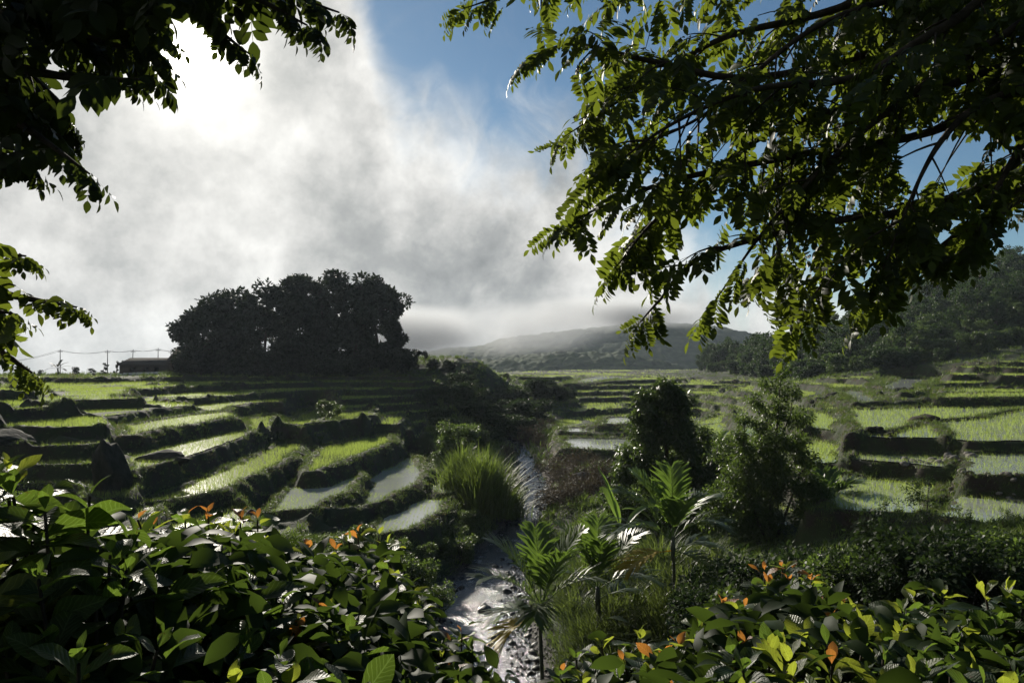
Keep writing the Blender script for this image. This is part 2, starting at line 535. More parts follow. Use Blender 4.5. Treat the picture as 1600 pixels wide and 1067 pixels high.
SPF[:, 2] = np.maximum.accumulate(SPF[:, 2])
SD = np.full(GX.shape, 1e9); SZ = np.zeros_like(GX); SW = np.ones_like(GX)
reg = (RR < 140) & (np.abs(GX) < 26)
gx, gy = GX[reg], GY[reg]
bd = np.full(len(gx), 1e9); bi = np.zeros(len(gx), int)
for i in range(0, len(SPF)):
    d = (gx - SPF[i, 0]) ** 2 + (gy - SPF[i, 1]) ** 2
    m = d < bd
    bd[m] = d[m]; bi[m] = i
SD[reg] = np.sqrt(bd); SZ[reg] = SPF[bi, 2]; SW[reg] = SPF[bi, 3]
SDn = SD + 0.35 * vnoise(GX / 2.2, GY / 2.2, 61, 3)

# cells: irregular holdings, long along the contour
STEP = np.where(np.arctan2(GX, GY) < math.atan((770 - 800) / F_PX), 0.80, 0.92)
def cells(x, y, size, seed):
    X, Y = x / size, y / size
    ix, iy = np.floor(X), np.floor(Y)
    ds, ids = [], []
    for dx in (-1, 0, 1):
        for dy in (-1, 0, 1):
            cx, cy = ix + dx, iy + dy
            jx = cx + 0.1 + 0.8 * hash01(cx, cy, seed)
            jy = cy + 0.1 + 0.8 * hash01(cx, cy, seed + 1)
            ds.append(np.hypot(X - jx, Y - jy))
            ids.append(hash01(cx, cy, seed + 2))
    ds, ids = np.array(ds), np.array(ids)
    o = np.argsort(ds, axis=0)
    i0 = o[0]; i1 = o[1]
    f1 = np.take_along_axis(ds, o[:1], 0)[0]; f2 = np.take_along_axis(ds, o[1:2], 0)[0]
    a0 = np.take_along_axis(ids, o[:1], 0)[0]; a1 = np.take_along_axis(ids, o[1:2], 0)[0]
    edge = (f2 - f1) * size * 0.6                      # about metres from the boundary
    t = 0.5 + 0.5 * sstep(0, 0.7, edge)
    return a0 * t + a1 * (1 - t), a0, edge


wx = GX + 2.2 * vnoise(GX / 7, GY / 7, 3, 2)
wy = GY + 2.2 * vnoise(GX / 7, GY / 7, 4, 2)
c_off, c_id, c_edge = cells((wx * 0.9 - 0.35 * wy), wy * 0.7, 10.5, 21)
CAMP = 0.75 - 0.45 * sstep(4, 14, GX) * sstep(150, 110, GY)
BB = Z0 + 0.34 * STEP * vnoise(GX / 13, GY / 13, 5, 2) + 0.13 * STEP * vnoise(GX / 3.1, GY / 3.1, 6, 2) + CAMP * STEP * (c_off - 0.5)
BB0 = Z0 + 0.34 * STEP * vnoise(GX / 13, GY / 13, 5, 2)
gl = np.gradient(BB, axis=0) / np.gradient(LR, axis=0)
gt = np.gradient(BB, axis=1) / np.gradient(TH, axis=1)
GR = np.hypot(gl, gt) / RR
GR = np.clip(GR, 0.006, 3)
T = BB / STEP
KK = np.floor(T)
FR = T - KK
LEVEL = KK * STEP
du = (1 - FR) * STEP / GR                # metres to the foot of the next step up
dl = FR * STEP / GR                      # metres to the lip below
nz1 = vnoise(GX / 1.3, GY / 1.3, 9, 3)
nz2 = vnoise(GX / 4.0, GY / 4.0, 10, 2)
rw = np.maximum(0.42 + 0.25 * nz2, RR * 0.006)
rise = sstep(0, 1, 1 - du / rw)
bw = np.maximum(0.50 + 0.18 * nz1, RR * 0.006)
bund = np.where(dl < bw, np.sin(np.pi * np.clip(dl / bw, 0, 1)), 0) * (0.20 + 0.10 * nz2)
bund = np.maximum(bund, 0)
cross = np.exp(-(c_edge / 0.45) ** 2) * 0.17
lump = rise * (1 - rise) * 4
hump = np.clip(vnoise(GX / 1.9, GY / 1.9, 12, 3) - 0.22, 0, 1) * np.maximum(np.exp(-(du / 1.2) ** 2), np.exp(-(dl / 1.0) ** 2)) * 1.1
ZT = LEVEL + STEP * rise + np.maximum(bund, cross * (1 - rise)) + 0.22 * lump * nz1 + hump
ZN = BB0 + 0.25 * nz2 + 0.12 * nz1 + 0.5 * np.clip(RR / 120, 0, 1) * vnoise(GX / 9, GY / 9, 14, 3)
tm = sstep(0.36, 0.56, TM + 0.10 * nz2)
tm = tm * sstep(2.4, 4.5, SD - SW)
ZZ = ZN * (1 - tm) + ZT * tm
# stream bed and its banks
cw = SW
bed = SZ - 0.32 + 0.16 * nz1
k_s = sstep(0.75, 1.5, SDn / cw)
ZZ = np.where(SD < 30, np.where(SDn < cw * 0.75, np.minimum(ZZ, bed), np.minimum(ZZ, bed) * (1 - k_s) + np.maximum(ZZ, SZ + 0.1 * (k_s)) * k_s), ZZ)

# paddies whose outline can be read in the photograph: outline (pixels) laid on a level plane
PADS = [
    ([(1258, 664), (1335, 701), (1348, 692), (1332, 668), (1305, 648), (1268, 646)], 8.0),
    ([(1248, 716), (1300, 740), (1338, 726), (1332, 708), (1268, 690)], 7.2),
    ([(1440, 812), (1600, 832), (1720, 832), (1720, 787), (1600, 785), (1475, 773)], 7.0),
    ([(574, 842), (640, 830), (690, 796), (704, 778), (660, 779), (625, 797), (592, 822)], 3.0),
    ([(652, 712), (664, 722), (690, 738), (724, 768), (690, 774), (672, 768), (676, 744), (660, 728)], 3.15),
    ([(548, 797), (600, 785), (645, 757), (660, 737), (644, 716), (606, 714), (584, 745), (562, 775)], 3.7),
    ([(425, 802), (480, 797), (540, 770), (556, 742), (520, 735), (470, 752), (440, 778)], 4.4),
    ([(890, 600), (935, 597), (985, 590), (938, 588), (910, 593)], 8.0),
    ([(884, 682), (970, 682), (976, 671), (888, 670)], 4.3),
    ([(890, 702), (985, 706), (985, 687), (884, 686)], 3.7),
    ([(940, 664), (1010, 664), (1010, 652), (950, 654)], 5.0),
    ([(1362, 611), (1424, 615), (1438, 602), (1466, 594), (1405, 592)], 9.7),
    ([(1312, 614), (1345, 631), (1372, 629), (1350, 614), (1325, 610)], 9.0),
    ([(1350, 690), (1440, 688), (1600, 693), (1720, 693), (1720, 636), (1500, 637), (1330, 642), (1338, 664)], 8.5),
    ([(1472, 734), (1530, 745), (1600, 750), (1720, 753), (1720, 713), (1500, 712)], 7.85),
    ([(1326, 727), (1474, 735), (1474, 716), (1345, 713)], 7.55),
    ([(1296, 800), (1450, 806), (1462, 762), (1300, 745)], 6.65),
    ([(1470, 624), (1700, 622), (1700, 609), (1480, 610)], 9.3),
    ([(200, 712), (300, 690), (378, 671), (384, 681), (375, 691), (300, 713), (203, 739)], 7.0),
    ([(286, 766), (400, 716), (445, 694), (474, 698), (432, 727), (335, 771), (250, 787)], 5.6),
    ([(484, 732), (502, 704), (560, 688), (606, 683), (612, 690), (548, 716), (490, 739)], 5.3),
    ([(196, 668), (300, 650), (380, 643), (384, 650), (300, 664), (203, 683)], 8.0),
    ([(388, 658), (424, 651), (438, 656), (430, 672), (396, 681)], 6.4),
    ([(450, 662), (492, 641), (508, 646), (478, 671), (452, 680)], 6.0),
]
HARD = np.zeros_like(GX)
PADID = np.zeros(GX.shape, int)
for pi_, (poly, lv) in enumerate(PADS):
    pp = np.array(poly, float)
    dirs = at(pp[:, 0], pp[:, 1], 1.0) - np.array([0, 0, CAM_Z])
    W = dirs * ((lv - CAM_Z) / dirs[:, 2])[:, None]
    W = W[:, :2]
    lo, hi = W.min(0) - 4, W.max(0) + 4
    mk = (GX > lo[0]) & (GX < hi[0]) & (GY > lo[1]) & (GY < hi[1])
    x, y = GX[mk], GY[mk]
    jt_ = 0.35 if pi_ in (3, 4, 5, 6, 18, 19, 20, 21, 22, 23) else 0.6
    x = x + jt_ * vnoise(x / 2.0, y / 2.0, 71, 2); y = y + jt_ * vnoise(x / 2.0, y / 2.0, 72, 2)
    dmin = np.full(len(x), 1e9); inside = np.zeros(len(x), bool)
    for i in range(len(W)):
        a, b = W[i], W[(i + 1) % len(W)]
        e = b - a
        q = np.clip(((x - a[0]) * e[0] + (y - a[1]) * e[1]) / (e @ e), 0, 1)
        dmin = np.minimum(dmin, np.hypot(x - a[0] - q * e[0], y - a[1] - q * e[1]))
        cond = ((a[1] > y) != (b[1] > y)) & (x < (b[0] - a[0]) * (y - a[1]) / (b[1] - a[1] + 1e-12) + a[0])
        inside ^= cond
    sd = np.where(inside, dmin, -dmin)
    sc_ = np.clip(lv * 0 + RR[mk] / 60, 0.8, 2.5)
    bnd = 0.24 * np.exp(-((sd + 0.35 * sc_) / (0.36 * sc_)) ** 2)
    wgt = sstep(-1.5 * sc_, -0.65 * sc_, sd)
    ZZ[mk] = ZZ[mk] * (1 - wgt) + (lv + bnd * (1 + 0.5 * nz1[mk])) * wgt + wgt * (1 - wgt) * (1.4 * nz1[mk] + 0.7 * nz2[mk])
    tm[mk] = np.maximum(tm[mk], wgt)
    ins = sd > -0.55 * sc_
    tmp = LEVEL[mk]; tmp[ins] = lv; LEVEL[mk] = tmp
    tmp = rise[mk]; tmp = np.where(sd > -0.9 * sc_, 0, np.where(wgt > 0, np.maximum(tmp, 0.5), tmp)); rise[mk] = tmp
    tmp = bund[mk]; tmp = np.where(sd > 0.05, 0, np.where(sd > -1.0 * sc_, 0.2, tmp)); bund[mk] = tmp
    tmp = cross[mk]; tmp[sd > -1.0] = 0; cross[mk] = tmp
    tmp = hump[mk]; tmp[sd > -0.3] = 0; hump[mk] = tmp
    tmp = c_id[mk]; tmp[ins] = (pi_ + 0.5) / 40; c_id[mk] = tmp
    tmp = KK[mk]; tmp[ins] = 60 + pi_; KK[mk] = tmp

# low bunds dividing the wide right paddies
for lv, pl in ((8.5, [(1335, 684), (1400, 676), (1445, 662), (1530, 656), (1585, 643), (1660, 640)]), (8.5, [(1445, 662), (1470, 672), (1480, 690)]), (9.3, [(1475, 617), (1560, 615), (1660, 617)])):
    pp = np.array(pl, float)
    dirs = at(pp[:, 0], pp[:, 1], 1.0) - np.array([0, 0, CAM_Z])
    W = (dirs * ((lv - CAM_Z) / dirs[:, 2])[:, None])[:, :2]
    lo, hi = W.min(0) - 2, W.max(0) + 2
    mk = (GX > lo[0]) & (GX < hi[0]) & (GY > lo[1]) & (GY < hi[1]) & (np.abs(LEVEL - lv) < .01)
    x = GX[mk] + .3 * vnoise(GX[mk] / 1.7, GY[mk] / 1.7, 75, 2); y = GY[mk] + .3 * vnoise(GX[mk] / 1.7, GY[mk] / 1.7, 76, 2)
    dm = np.full(len(x), 1e9)
    for i in range(len(W) - 1):
        a, b = W[i], W[i + 1]; e = b - a
        q = np.clip(((x - a[0]) * e[0] + (y - a[1]) * e[1]) / (e @ e), 0, 1)
        dm = np.minimum(dm, np.hypot(x - a[0] - q * e[0], y - a[1] - q * e[1]))
    ZZ[mk] += 0.30 * np.exp(-(dm / .32) ** 2)
    tmp = bund[mk]; bund[mk] = np.where(dm < .45, 0.2, tmp)

FLAT = tm * (1 - np.clip(rise * 6, 0, 1)) * (1 - np.clip(bund / 0.05, 0, 1)) * (1 - np.clip(cross / 0.06, 0, 1)) * (hump < 0.02)
FLAT[RR > 460] = 0
RISE = tm * np.maximum(rise, np.clip(bund / 0.1, 0, 1)) * np.where(cross > .06, 1, 1)
SCRUB = np.exp(-((GX - (at(872, 720, 74)[0])) / 8.0) ** 2 - ((GY - 76) / 20.0) ** 2)
BED = np.where(SDn < cw * 1.15, 1.0, 0.0)
ZV = np.stack([GX, GY, ZZ], -1)
ii = np.arange(NR_ - 1)[:, None] * NT_ + np.arange(NT_ - 1)[None]
GF = np.stack([ii, ii + 1, ii + NT_ + 1, ii + NT_], -1).reshape(-1, 4)

# ground material: soil, mud, turf by what the land is there
m_ground, t = new_mat('ground')
za = t.n('ShaderNodeVertexColor', layer_name='zone')
zs = t.n('ShaderNodeSeparateColor', {0: za.outputs[0]})
g_pos = t.n('ShaderNodeNewGeometry').outputs['Position']
n_a = t.noise(g_pos, 0.9, 7, 0.62)
n_b = t.noise(g_pos, 7.0, 6, 0.65)
n_c = t.noise(g_pos, 0.14, 4, 0.5)
turf = t.mix(n_a, (0.012, 0.022, 0.007), (0.040, 0.058, 0.016))
soil = t.mix(n_b, (0.012, 0.009, 0.007), (0.045, 0.034, 0.025))
wild = t.mix(t.n('ShaderNodeMapRange', {0: n_a, 1: 0.5, 2: 0.66}).outputs[0], turf, soil)
bank = t.mix(t.n('ShaderNodeMapRange', {0: t.math('ADD', t.math('MULTIPLY', n_a, 0.6), t.math('MULTIPLY', n_b, 0.4)), 1: 0.42, 2: 0.56}).outputs[0], turf, soil)
mud = t.mix(n_b, (0.030, 0.026, 0.016), (0.055, 0.048, 0.028))
scrubc = t.mix(n_b, (0.045, 0.036, 0.028), (0.12, 0.095, 0.075))
gravel = t.mix(n_b, (0.03, 0.028, 0.026), (0.10, 0.092, 0.085))
c = t.mix(zs.outputs[1], wild, bank)
c = t.mix(zs.outputs[0], c, mud)
c = t.mix(t.n('ShaderNodeMapRange', {0: zs.outputs[2], 1: 0.2, 2: 0.6}).outputs[0], c, scrubc)
c = t.mix(za.outputs[1], c, gravel)
hh = t.math('ADD', t.math('MULTIPLY', n_a, 0.6), t.math('MULTIPLY', n_b, 0.4))
bp = t.n('ShaderNodeBump', {'Strength': 0.7, 'Distance': 0.18, 'Height': hh})
bs = t.n('ShaderNodeBsdfPrincipled', {'Base Color': c, 'Roughness': 0.9, 'Specular IOR Level': 0.2, 'Normal': bp.outputs[0]})
t.n('ShaderNodeOutputMaterial', {0: bs.outputs[0]})

zone = np.stack([FLAT, RISE, np.clip(SCRUB, 0, 1) * (1 - tm), BED], -1)
ground = link('ground', mesh_np('ground', ZV.reshape(-1, 3), GF[:, ::-1], m_ground, True, attrs={'zone': ('FLOAT_COLOR', zone.reshape(-1, 4))}))
tag(ground, 'terraced valley hillside of mud banks and turf around the stream', kind='structure')


def gidx(x, y):
    """nearest grid vertex index (row, col) for world x, y"""
    lo = np.log(np.maximum(np.hypot(x, y), 1.3))
    t_ = np.arctan2(x, y)
    r_ = np.clip(np.interp(lo, lr, np.arange(NR_)) + 0.5, 0, NR_ - 1).astype(int)
    c_ = np.clip(np.interp(t_, th, np.arange(NT_)) + 0.5, 0, NT_ - 1).astype(int)
    return r_, c_


def gz(x, y):
    x, y = np.asarray(x, float), np.asarray(y, float)
    lo = np.log(np.maximum(np.hypot(x, y), 1.3))
    t_ = np.arctan2(x, y)
    fr = np.clip(np.interp(lo, lr, np.arange(NR_)), 0, NR_ - 1.001)
    fc = np.clip(np.interp(t_, th, np.arange(NT_)), 0, NT_ - 1.001)
    r_, c_ = fr.astype(int), fc.astype(int)
    a, b = fr - r_, fc - c_
    return (ZZ[r_, c_] * (1 - b) + ZZ[r_, c_ + 1] * b) * (1 - a) + (ZZ[r_ + 1, c_] * (1 - b) + ZZ[r_ + 1, c_ + 1] * b) * a


# unseen hillside added behind the viewer to block light from below
bx_ = np.linspace(-110, 110, 111)
yf_ = np.maximum(0.75, 0.533 * np.abs(bx_))
zf_ = gz(bx_, yf_) - 0.04
bq_ = np.linspace(0, 1, 60) ** 1.6
BX, BQ = np.meshgrid(bx_, bq_)
BY = yf_[None] - BQ * (yf_[None] + 90)
BZ = zf_[None] + 0.24 * (yf_[None] - BY) + 0.25 * vnoise(BX / 3, BY / 3, 81, 3) * np.clip(BQ * 20, 0, 1)
bi_ = np.arange(59)[:, None] * 111 + np.arange(110)[None]
slope = link('hill_slope', mesh_np('hill_slope', np.stack([BX, BY, BZ], -1).reshape(-1, 3), np.stack([bi_, bi_ + 111, bi_ + 112, bi_ + 1], -1).reshape(-1, 4)[:, ::-1], m_ground, True))
tag(slope, 'grassy hillside rising behind the viewpoint', kind='structure')


# ------------------------------------------------------------------ water
def water_mat(name, bump_s, bump_d, scale, base=(0.060, 0.062, 0.050), rough=0.04, riffle_glare=False):
    m, t = new_mat(name)
    pos = t.n('ShaderNodeNewGeometry').outputs['Position']
    n = t.math('ADD', t.noise(pos, scale, 4, 0.6, 0.4), t.math('MULTIPLY', t.noise(pos, scale * 4.3, 3, 0.6), 0.4))
    bp = t.n('ShaderNodeBump', {'Strength': bump_s, 'Distance': bump_d, 'Height': n})
    bs = t.n('ShaderNodeBsdfPrincipled', {'Base Color': base + (1,), 'Roughness': rough, 'IOR': 1.6, 'Specular IOR Level': 0.7, 'Normal': bp.outputs[0]})
    if riffle_glare:
        # pale riffle streaks, painted in to stand for sky glare
        fn = t.n('ShaderNodeMapRange', {0: t.math('ADD', t.math('MULTIPLY', t.noise(pos, 1.1, 3), .5), t.math('MULTIPLY', t.noise(pos, 9.0, 5, .7, .8), .5)), 1: .53, 2: .66}).outputs[0]
        t.put(bs, 'Base Color', t.mix(fn, base, (0.24, 0.255, 0.27)))
        t.put(bs, 'Roughness', t.math('MULTIPLY_ADD', fn, .4, rough))
    t.n('ShaderNodeOutputMaterial', {0: bs.outputs[0]})
    return m


m_paddy_water = water_mat('paddy_water', 0.3, 0.02, 5.0, rough=0.11)
m_milky_sky_water = water_mat('milky_paddy_water', 0.3, 0.02, 5.0, base=(0.34, 0.36, 0.33), rough=0.11)  # silt-pale base; on the left ponds it also stands in for reflected sky
m_stream_water = water_mat('stream_water', 1.0, 0.045, 8.5, base=(0.040, 0.044, 0.050), rough=0.12, riffle_glare=True)

lev = LEVEL + 0.075
ok = (tm > 0.75) & (ZZ < LEVEL + 0.30) & (rise < 0.2) & (RR < 300)
key = np.where(ok, (KK + 50) * 4096 + np.floor(c_id * 4095), -1).astype(np.int64)
k00, k01, k11, k10 = key[:-1, :-1], key[:-1, 1:], key[1:, 1:], key[1:, :-1]
same = (k00 >= 0) & (k00 == k01) & (k00 == k11) & (k00 == k10)
fl = FLAT > 0.6
fd = fl.copy()
for _ in range(3):                      # reach a little under the bunds
    q_ = fd.copy()
    q_[1:] |= fd[:-1]; q_[:-1] |= fd[1:]; q_[:, 1:] |= fd[:, :-1]; q_[:, :-1] |= fd[:, 1:]
    fd = q_
has = fd[:-1, :-1] & fd[:-1, 1:] & fd[1:, 1:] & fd[1:, :-1]
sel = np.nonzero((same & has).ravel())[0]
fk = k00.ravel()[sel]
order = np.argsort(fk, kind='stable')
sel, fk = sel[order], fk[order]
cuts = np.concatenate([[0], np.nonzero(np.diff(fk))[0] + 1, [len(fk)]])
n_pw = 0
GXf, GYf, LVf = GX.ravel(), GY.ravel(), lev.ravel()
for a, b in zip(cuts[:-1], cuts[1:]):
    if b - a < 60:
        continue
    f = GF[sel[a:b]][:, ::-1]
    u, inv = np.unique(f, return_inverse=True)
    V = np.stack([GXf[u], GYf[u], LVf[u]], -1)
    o = link('paddy_water', mesh_np('paddy_water', V, inv.reshape(-1, 4), m_milky_sky_water if 60 <= (fk[a] // 4096 - 50) < 78 else m_paddy_water))
    tag(o, 'shallow water standing in a flooded rice paddy', kind='structure', group='flooded paddies of the terraces')
    n_pw += 1

# the stream: a strip along the centre line
n = len(SPF)
tg = np.gradient(SPF[:, :2], axis=0)
tg /= np.linalg.norm(tg, axis=1, keepdims=True)
nr = np.stack([tg[:, 1], -tg[:, 0]], -1)
off = np.linspace(-1.5, 1.5, 9)
V = np.concatenate([np.stack([SPF[:, 0] + nr[:, 0] * o * SPF[:, 3], SPF[:, 1] + nr[:, 1] * o * SPF[:, 3], SPF[:, 2] - 0.12], -1) for o in off])
i0 = np.arange(n - 1)
F = np.concatenate([np.stack([k * n + i0, k * n + i0 + 1, (k + 1) * n + i0 + 1, (k + 1) * n + i0], -1) for k in range(len(off) - 1)])
stream = link('stream_water', mesh_np('stream_water', V, F[:, ::-1], m_stream_water))
tag(stream, 'shallow grey stream running down the middle of the valley', kind='structure')


# ------------------------------------------------------------------ rice and grass: instanced tufts
PROTO = {}


def proto_coll(name, meshes):
    c = bpy.data.collections.new(name)
    for i, me in enumerate(meshes):
        o = bpy.data.objects.new('%s_tuft' % name, me)
        c.objects.link(o)
    return c


def blade_tuft(nb, h, spread, lean, width, mat, seed, segs=2):
    r = np.random.default_rng(seed)
    V, F = [], []
    for i in range(nb):
        a = r.uniform(0, 2 * math.pi)
        hh = h * r.uniform(0.65, 1.1)
        ln = lean * r.uniform(0.3, 1.2) * hh
        bx, by = r.normal(0, spread, 2)
        dx, dy = math.cos(a), math.sin(a)
        sx, sy = -dy * width * 0.5, dx * width * 0.5
        n0 = len(V)
        for k in range(segs):
            q = k / segs
            wq = 1.0 if k == 0 else 0.8
            cx, cy, cz = bx + dx * ln * q * q, by + dy * ln * q * q, hh * (q - 0.25 * lean * q * q)
            V += [(cx - sx * wq, cy - sy * wq, cz), (cx + sx * wq, cy + sy * wq, cz)]
        V.append((bx + dx * ln, by + dy * ln, hh * (1 - 0.25 * lean)))
        for k in range(segs - 1):
            b0 = n0 + 2 * k
            F.append((b0, b0 + 1, b0 + 3)); F.append((b0, b0 + 3, b0 + 2))
        b0 = n0 + 2 * (segs - 1)
        F.append((b0, b0 + 1, b0 + 2))
    return mesh_np('tuft', np.array(V), np.array(F), mat, False)


def scatter(name, P, rz, tilt, scale, coll, label):
    """one object of many tufts: points carry turn and size, geometry nodes put a tuft of coll on each"""
    me = bpy.data.meshes.new(name)
    me.vertices.add(len(P))
    me.vertices.foreach_set('co', np.ascontiguousarray(P, np.float32).ravel())
    rot = np.stack([tilt[:, 0], tilt[:, 1], rz], -1)
    a = me.attributes.new('turn', 'FLOAT_VECTOR', 'POINT'); a.data.foreach_set('vector', np.ascontiguousarray(rot, np.float32).ravel())
    a = me.attributes.new('size', 'FLOAT_VECTOR', 'POINT'); a.data.foreach_set('vector', np.ascontiguousarray(scale, np.float32).ravel())
    me.update()
    o = link(name, me)
    ng = bpy.data.node_groups.new(name, 'GeometryNodeTree')
    ng.interface.new_socket('Geometry', in_out='INPUT', socket_type='NodeSocketGeometry')
    ng.interface.new_socket('Geometry', in_out='OUTPUT', socket_type='NodeSocketGeometry')
    N = ng.nodes
    gi, go = N.new('NodeGroupInput'), N.new('NodeGroupOutput')
    ci = N.new('GeometryNodeCollectionInfo')
    ci.inputs['Collection'].default_value = coll
    ci.inputs['Separate Children'].default_value = True
    ci.inputs['Reset Children'].default_value = True
    iop = N.new('GeometryNodeInstanceOnPoints')
    iop.inputs['Pick Instance'].default_value = True
    na = N.new('GeometryNodeInputNamedAttribute'); na.data_type = 'FLOAT_VECTOR'; na.inputs['Name'].default_value = 'turn'
    ns = N.new('GeometryNodeInputNamedAttribute'); ns.data_type = 'FLOAT_VECTOR'; ns.inputs['Name'].default_value = 'size'
    e2r = N.new('FunctionNodeEulerToRotation')
    rv = N.new('FunctionNodeRandomValue'); rv.data_type = 'INT'
    rv.inputs['Min'].default_value = 0
    rv.inputs['Max'].default_value = max(0, len(coll.objects) - 1)
    # sockets carry the same name for every type, so pick them by type
    def sock(socks, nm, typ):
        return [s for s in socks if s.name == nm and s.type == typ][0]
    for s in rv.inputs:
        if s.type == 'INT' and s.name == 'Min': s.default_value = 0
        if s.type == 'INT' and s.name == 'Max': s.default_value = max(0, len(coll.objects) - 1)
    L = ng.links
    L.new(gi.outputs[0], iop.inputs['Points'])
    L.new(ci.outputs[0], iop.inputs['Instance'])
    L.new(sock(rv.outputs, 'Value', 'INT'), iop.inputs['Instance Index'])
    L.new(sock(na.outputs, 'Attribute', 'VECTOR'), e2r.inputs[0])
    L.new(e2r.outputs[0], iop.inputs['Rotation'])
    L.new(sock(ns.outputs, 'Attribute', 'VECTOR'), iop.inputs['Scale'])
    L.new(iop.outputs[0], go.inputs[0])
    md = o.modifiers.new('tufts', 'NODES')
    md.node_group = ng
    return tag(o, label, kind='stuff')


m_rice = leaf_mat('rice_blade', (0.062, 0.092, 0.026), (0.38, 0.49, 0.085), rough=0.45, spec=0.3, var=0.35, tfac=0.55)
m_grass = leaf_mat('bank_grass', (0.040, 0.062, 0.016), (0.13, 0.19, 0.030), rough=0.5, spec=0.3, var=0.35, tfac=0.42)
m_dry = leaf_mat('dry_grass', (0.085, 0.075, 0.035), (0.20, 0.18, 0.06), rough=0.6, spec=0.2, var=0.4, tfac=0.4)

rice_c = proto_coll('rice', [blade_tuft(8, 0.32, 0.030, 0.5, 0.013, m_rice, 100 + i) for i in range(4)])
grass_c = proto_coll('grass', [blade_tuft(11, 0.30, 0.10, 0.75, 0.022, m_grass, 200 + i) for i in range(4)] + [blade_tuft(9, 0.22, 0.10, 0.9, 0.018, m_dry, 220)])
weed_c = proto_coll('weed', [blade_tuft(12, 0.55, 0.16, 0.8, 0.05, m_grass, 240 + i) for i in range(4)])

# rice rows: planted on a grid whose spacing widens with distance only where single tufts can no longer be seen
SPARSE = [(at(640, 815, 47), 7.0), (at(692, 748, 58), 7.5), (at(600, 752, 57), 5.5), (at(480, 790, 48), 5.0), (at(1400, 605, 95), 9), (at(1330, 615, 92), 9), (at(935, 592, 195), 22),
          (at(930, 680, 96), 10), (at(1000, 660, 108), 7), (at(690, 715, 70), 4.0)]
pts, scl, rzs = [], [], []
for (r0, r1, sp, sc) in ((20, 75, 0.27, 1.0), (75, 120, 0.40, 1.3), (120, 215, 0.55, 1.6), (215, 460, 1.6, 3.2)):
    xm = r1 * math.sin(math.radians(40))
    gx_, gy_ = np.meshgrid(np.arange(-xm, xm, sp), np.arange(r0 * 0.76, r1, sp * 1.0))
    gx_, gy_ = gx_.ravel(), gy_.ravel()
    # rows follow the lie of each field, so bend the grid gently
    bx = gx_ + 1.2 * vnoise(gx_ / 19, gy_ / 19, 31, 1) + rng.normal(0, 0.028 * sp / 0.24, len(gx_))
    by = gy_ + 1.2 * vnoise(gx_ / 19, gy_ / 19, 32, 1) + rng.normal(0, 0.028 * sp / 0.24, len(gx_))
    rr = np.hypot(bx, by)
    m = (rr >= r0) & (rr < r1) & (np.abs(np.arctan2(bx, by)) < math.radians(39))
    bx, by = bx[m], by[m]
    r_, c_ = gidx(bx, by)
    m = FLAT[r_, c_] > 0.4
    bx, by, r_, c_ = bx[m], by[m], r_[m], c_[m]
    hh = 0.85 + 0.5 * (np.mod(c_id[r_, c_] * 37.7 + KK[r_, c_] * 0.37, 1.0) - 0.3)
    keep = np.ones(len(bx), bool)
    for (p, rad) in SPARSE:
        q = np.hypot(bx - p[0], by - p[1]) / rad + 0.25 * vnoise(bx / 3, by / 3, 33, 2)
        w_ = q < 1
        hh = np.where(w_, hh * (0.62 + 0.3 * np.clip(q, 0, 1)), hh)
        keep &= ~(w_ & (rng.random(len(bx)) < np.where(vnoise(bx / 3.5, by / 3.5, 36, 2) > 0.05, 0.5, 0.12)))
    for pi_, pr_ in ((7, .12), (8, .10), (9, .10), (10, .3), (11, .02), (12, .03), (13, .5), (14, .8), (17, .75)):
        keep &= ~((KK[r_, c_] == 60 + pi_) & (rng.random(len(bx)) > pr_))
    keep &= rng.random(len(bx)) > 0.05 + 0.18 * (vnoise(bx / 5, by / 5, 35, 2) > 0.45)
    bx, by, hh, r_, c_ = bx[keep], by[keep], hh[keep], r_[keep], c_[keep]
    pts.append(np.stack([bx, by, LEVEL[r_, c_] + 0.02], -1))
    s_ = sc * hh * rng.uniform(0.8, 1.2, len(bx))
    scl.append(np.stack([s_ * 1.0, s_ * 1.0, s_ ** 0.75 if sc > 1 else s_], -1))
    rzs.append(rng.uniform(0, 6.28, len(bx)))
P = np.concatenate(pts)
N_RICE = len(P)
scatter('rice_seedlings', P, np.concatenate(rzs), rng.normal(0, 0.12, (len(P), 2)), np.concatenate(scl), rice_c, 'bright green rice seedlings planted in rows in the flooded paddies')

# turf on bunds and banks, weeds on wild ground: spread over the grid, thinner where the grid is fine
def on_grid(weight, prob_scale, rmin, rmax, jitter=1.0):
    pr = weight * prob_scale
    pr[(RR < rmin) | (RR > rmax)] = 0
    pr[:, (np.abs(th) > math.radians(39.5))] = 0
    r_, c_ = np.nonzero(rng.random(pr.shape) < pr)
    x = GX[r_, c_] + rng.normal(0, 1, len(r_)) * RR[r_, c_] * 0.0015 * jitter
    y = GY[r_, c_] + rng.normal(0, 1, len(r_)) * RR[r_, c_] * 0.0025 * jitter
    return np.stack([x, y, gz(x, y) - 0.03], -1), RR[r_, c_], r_, c_


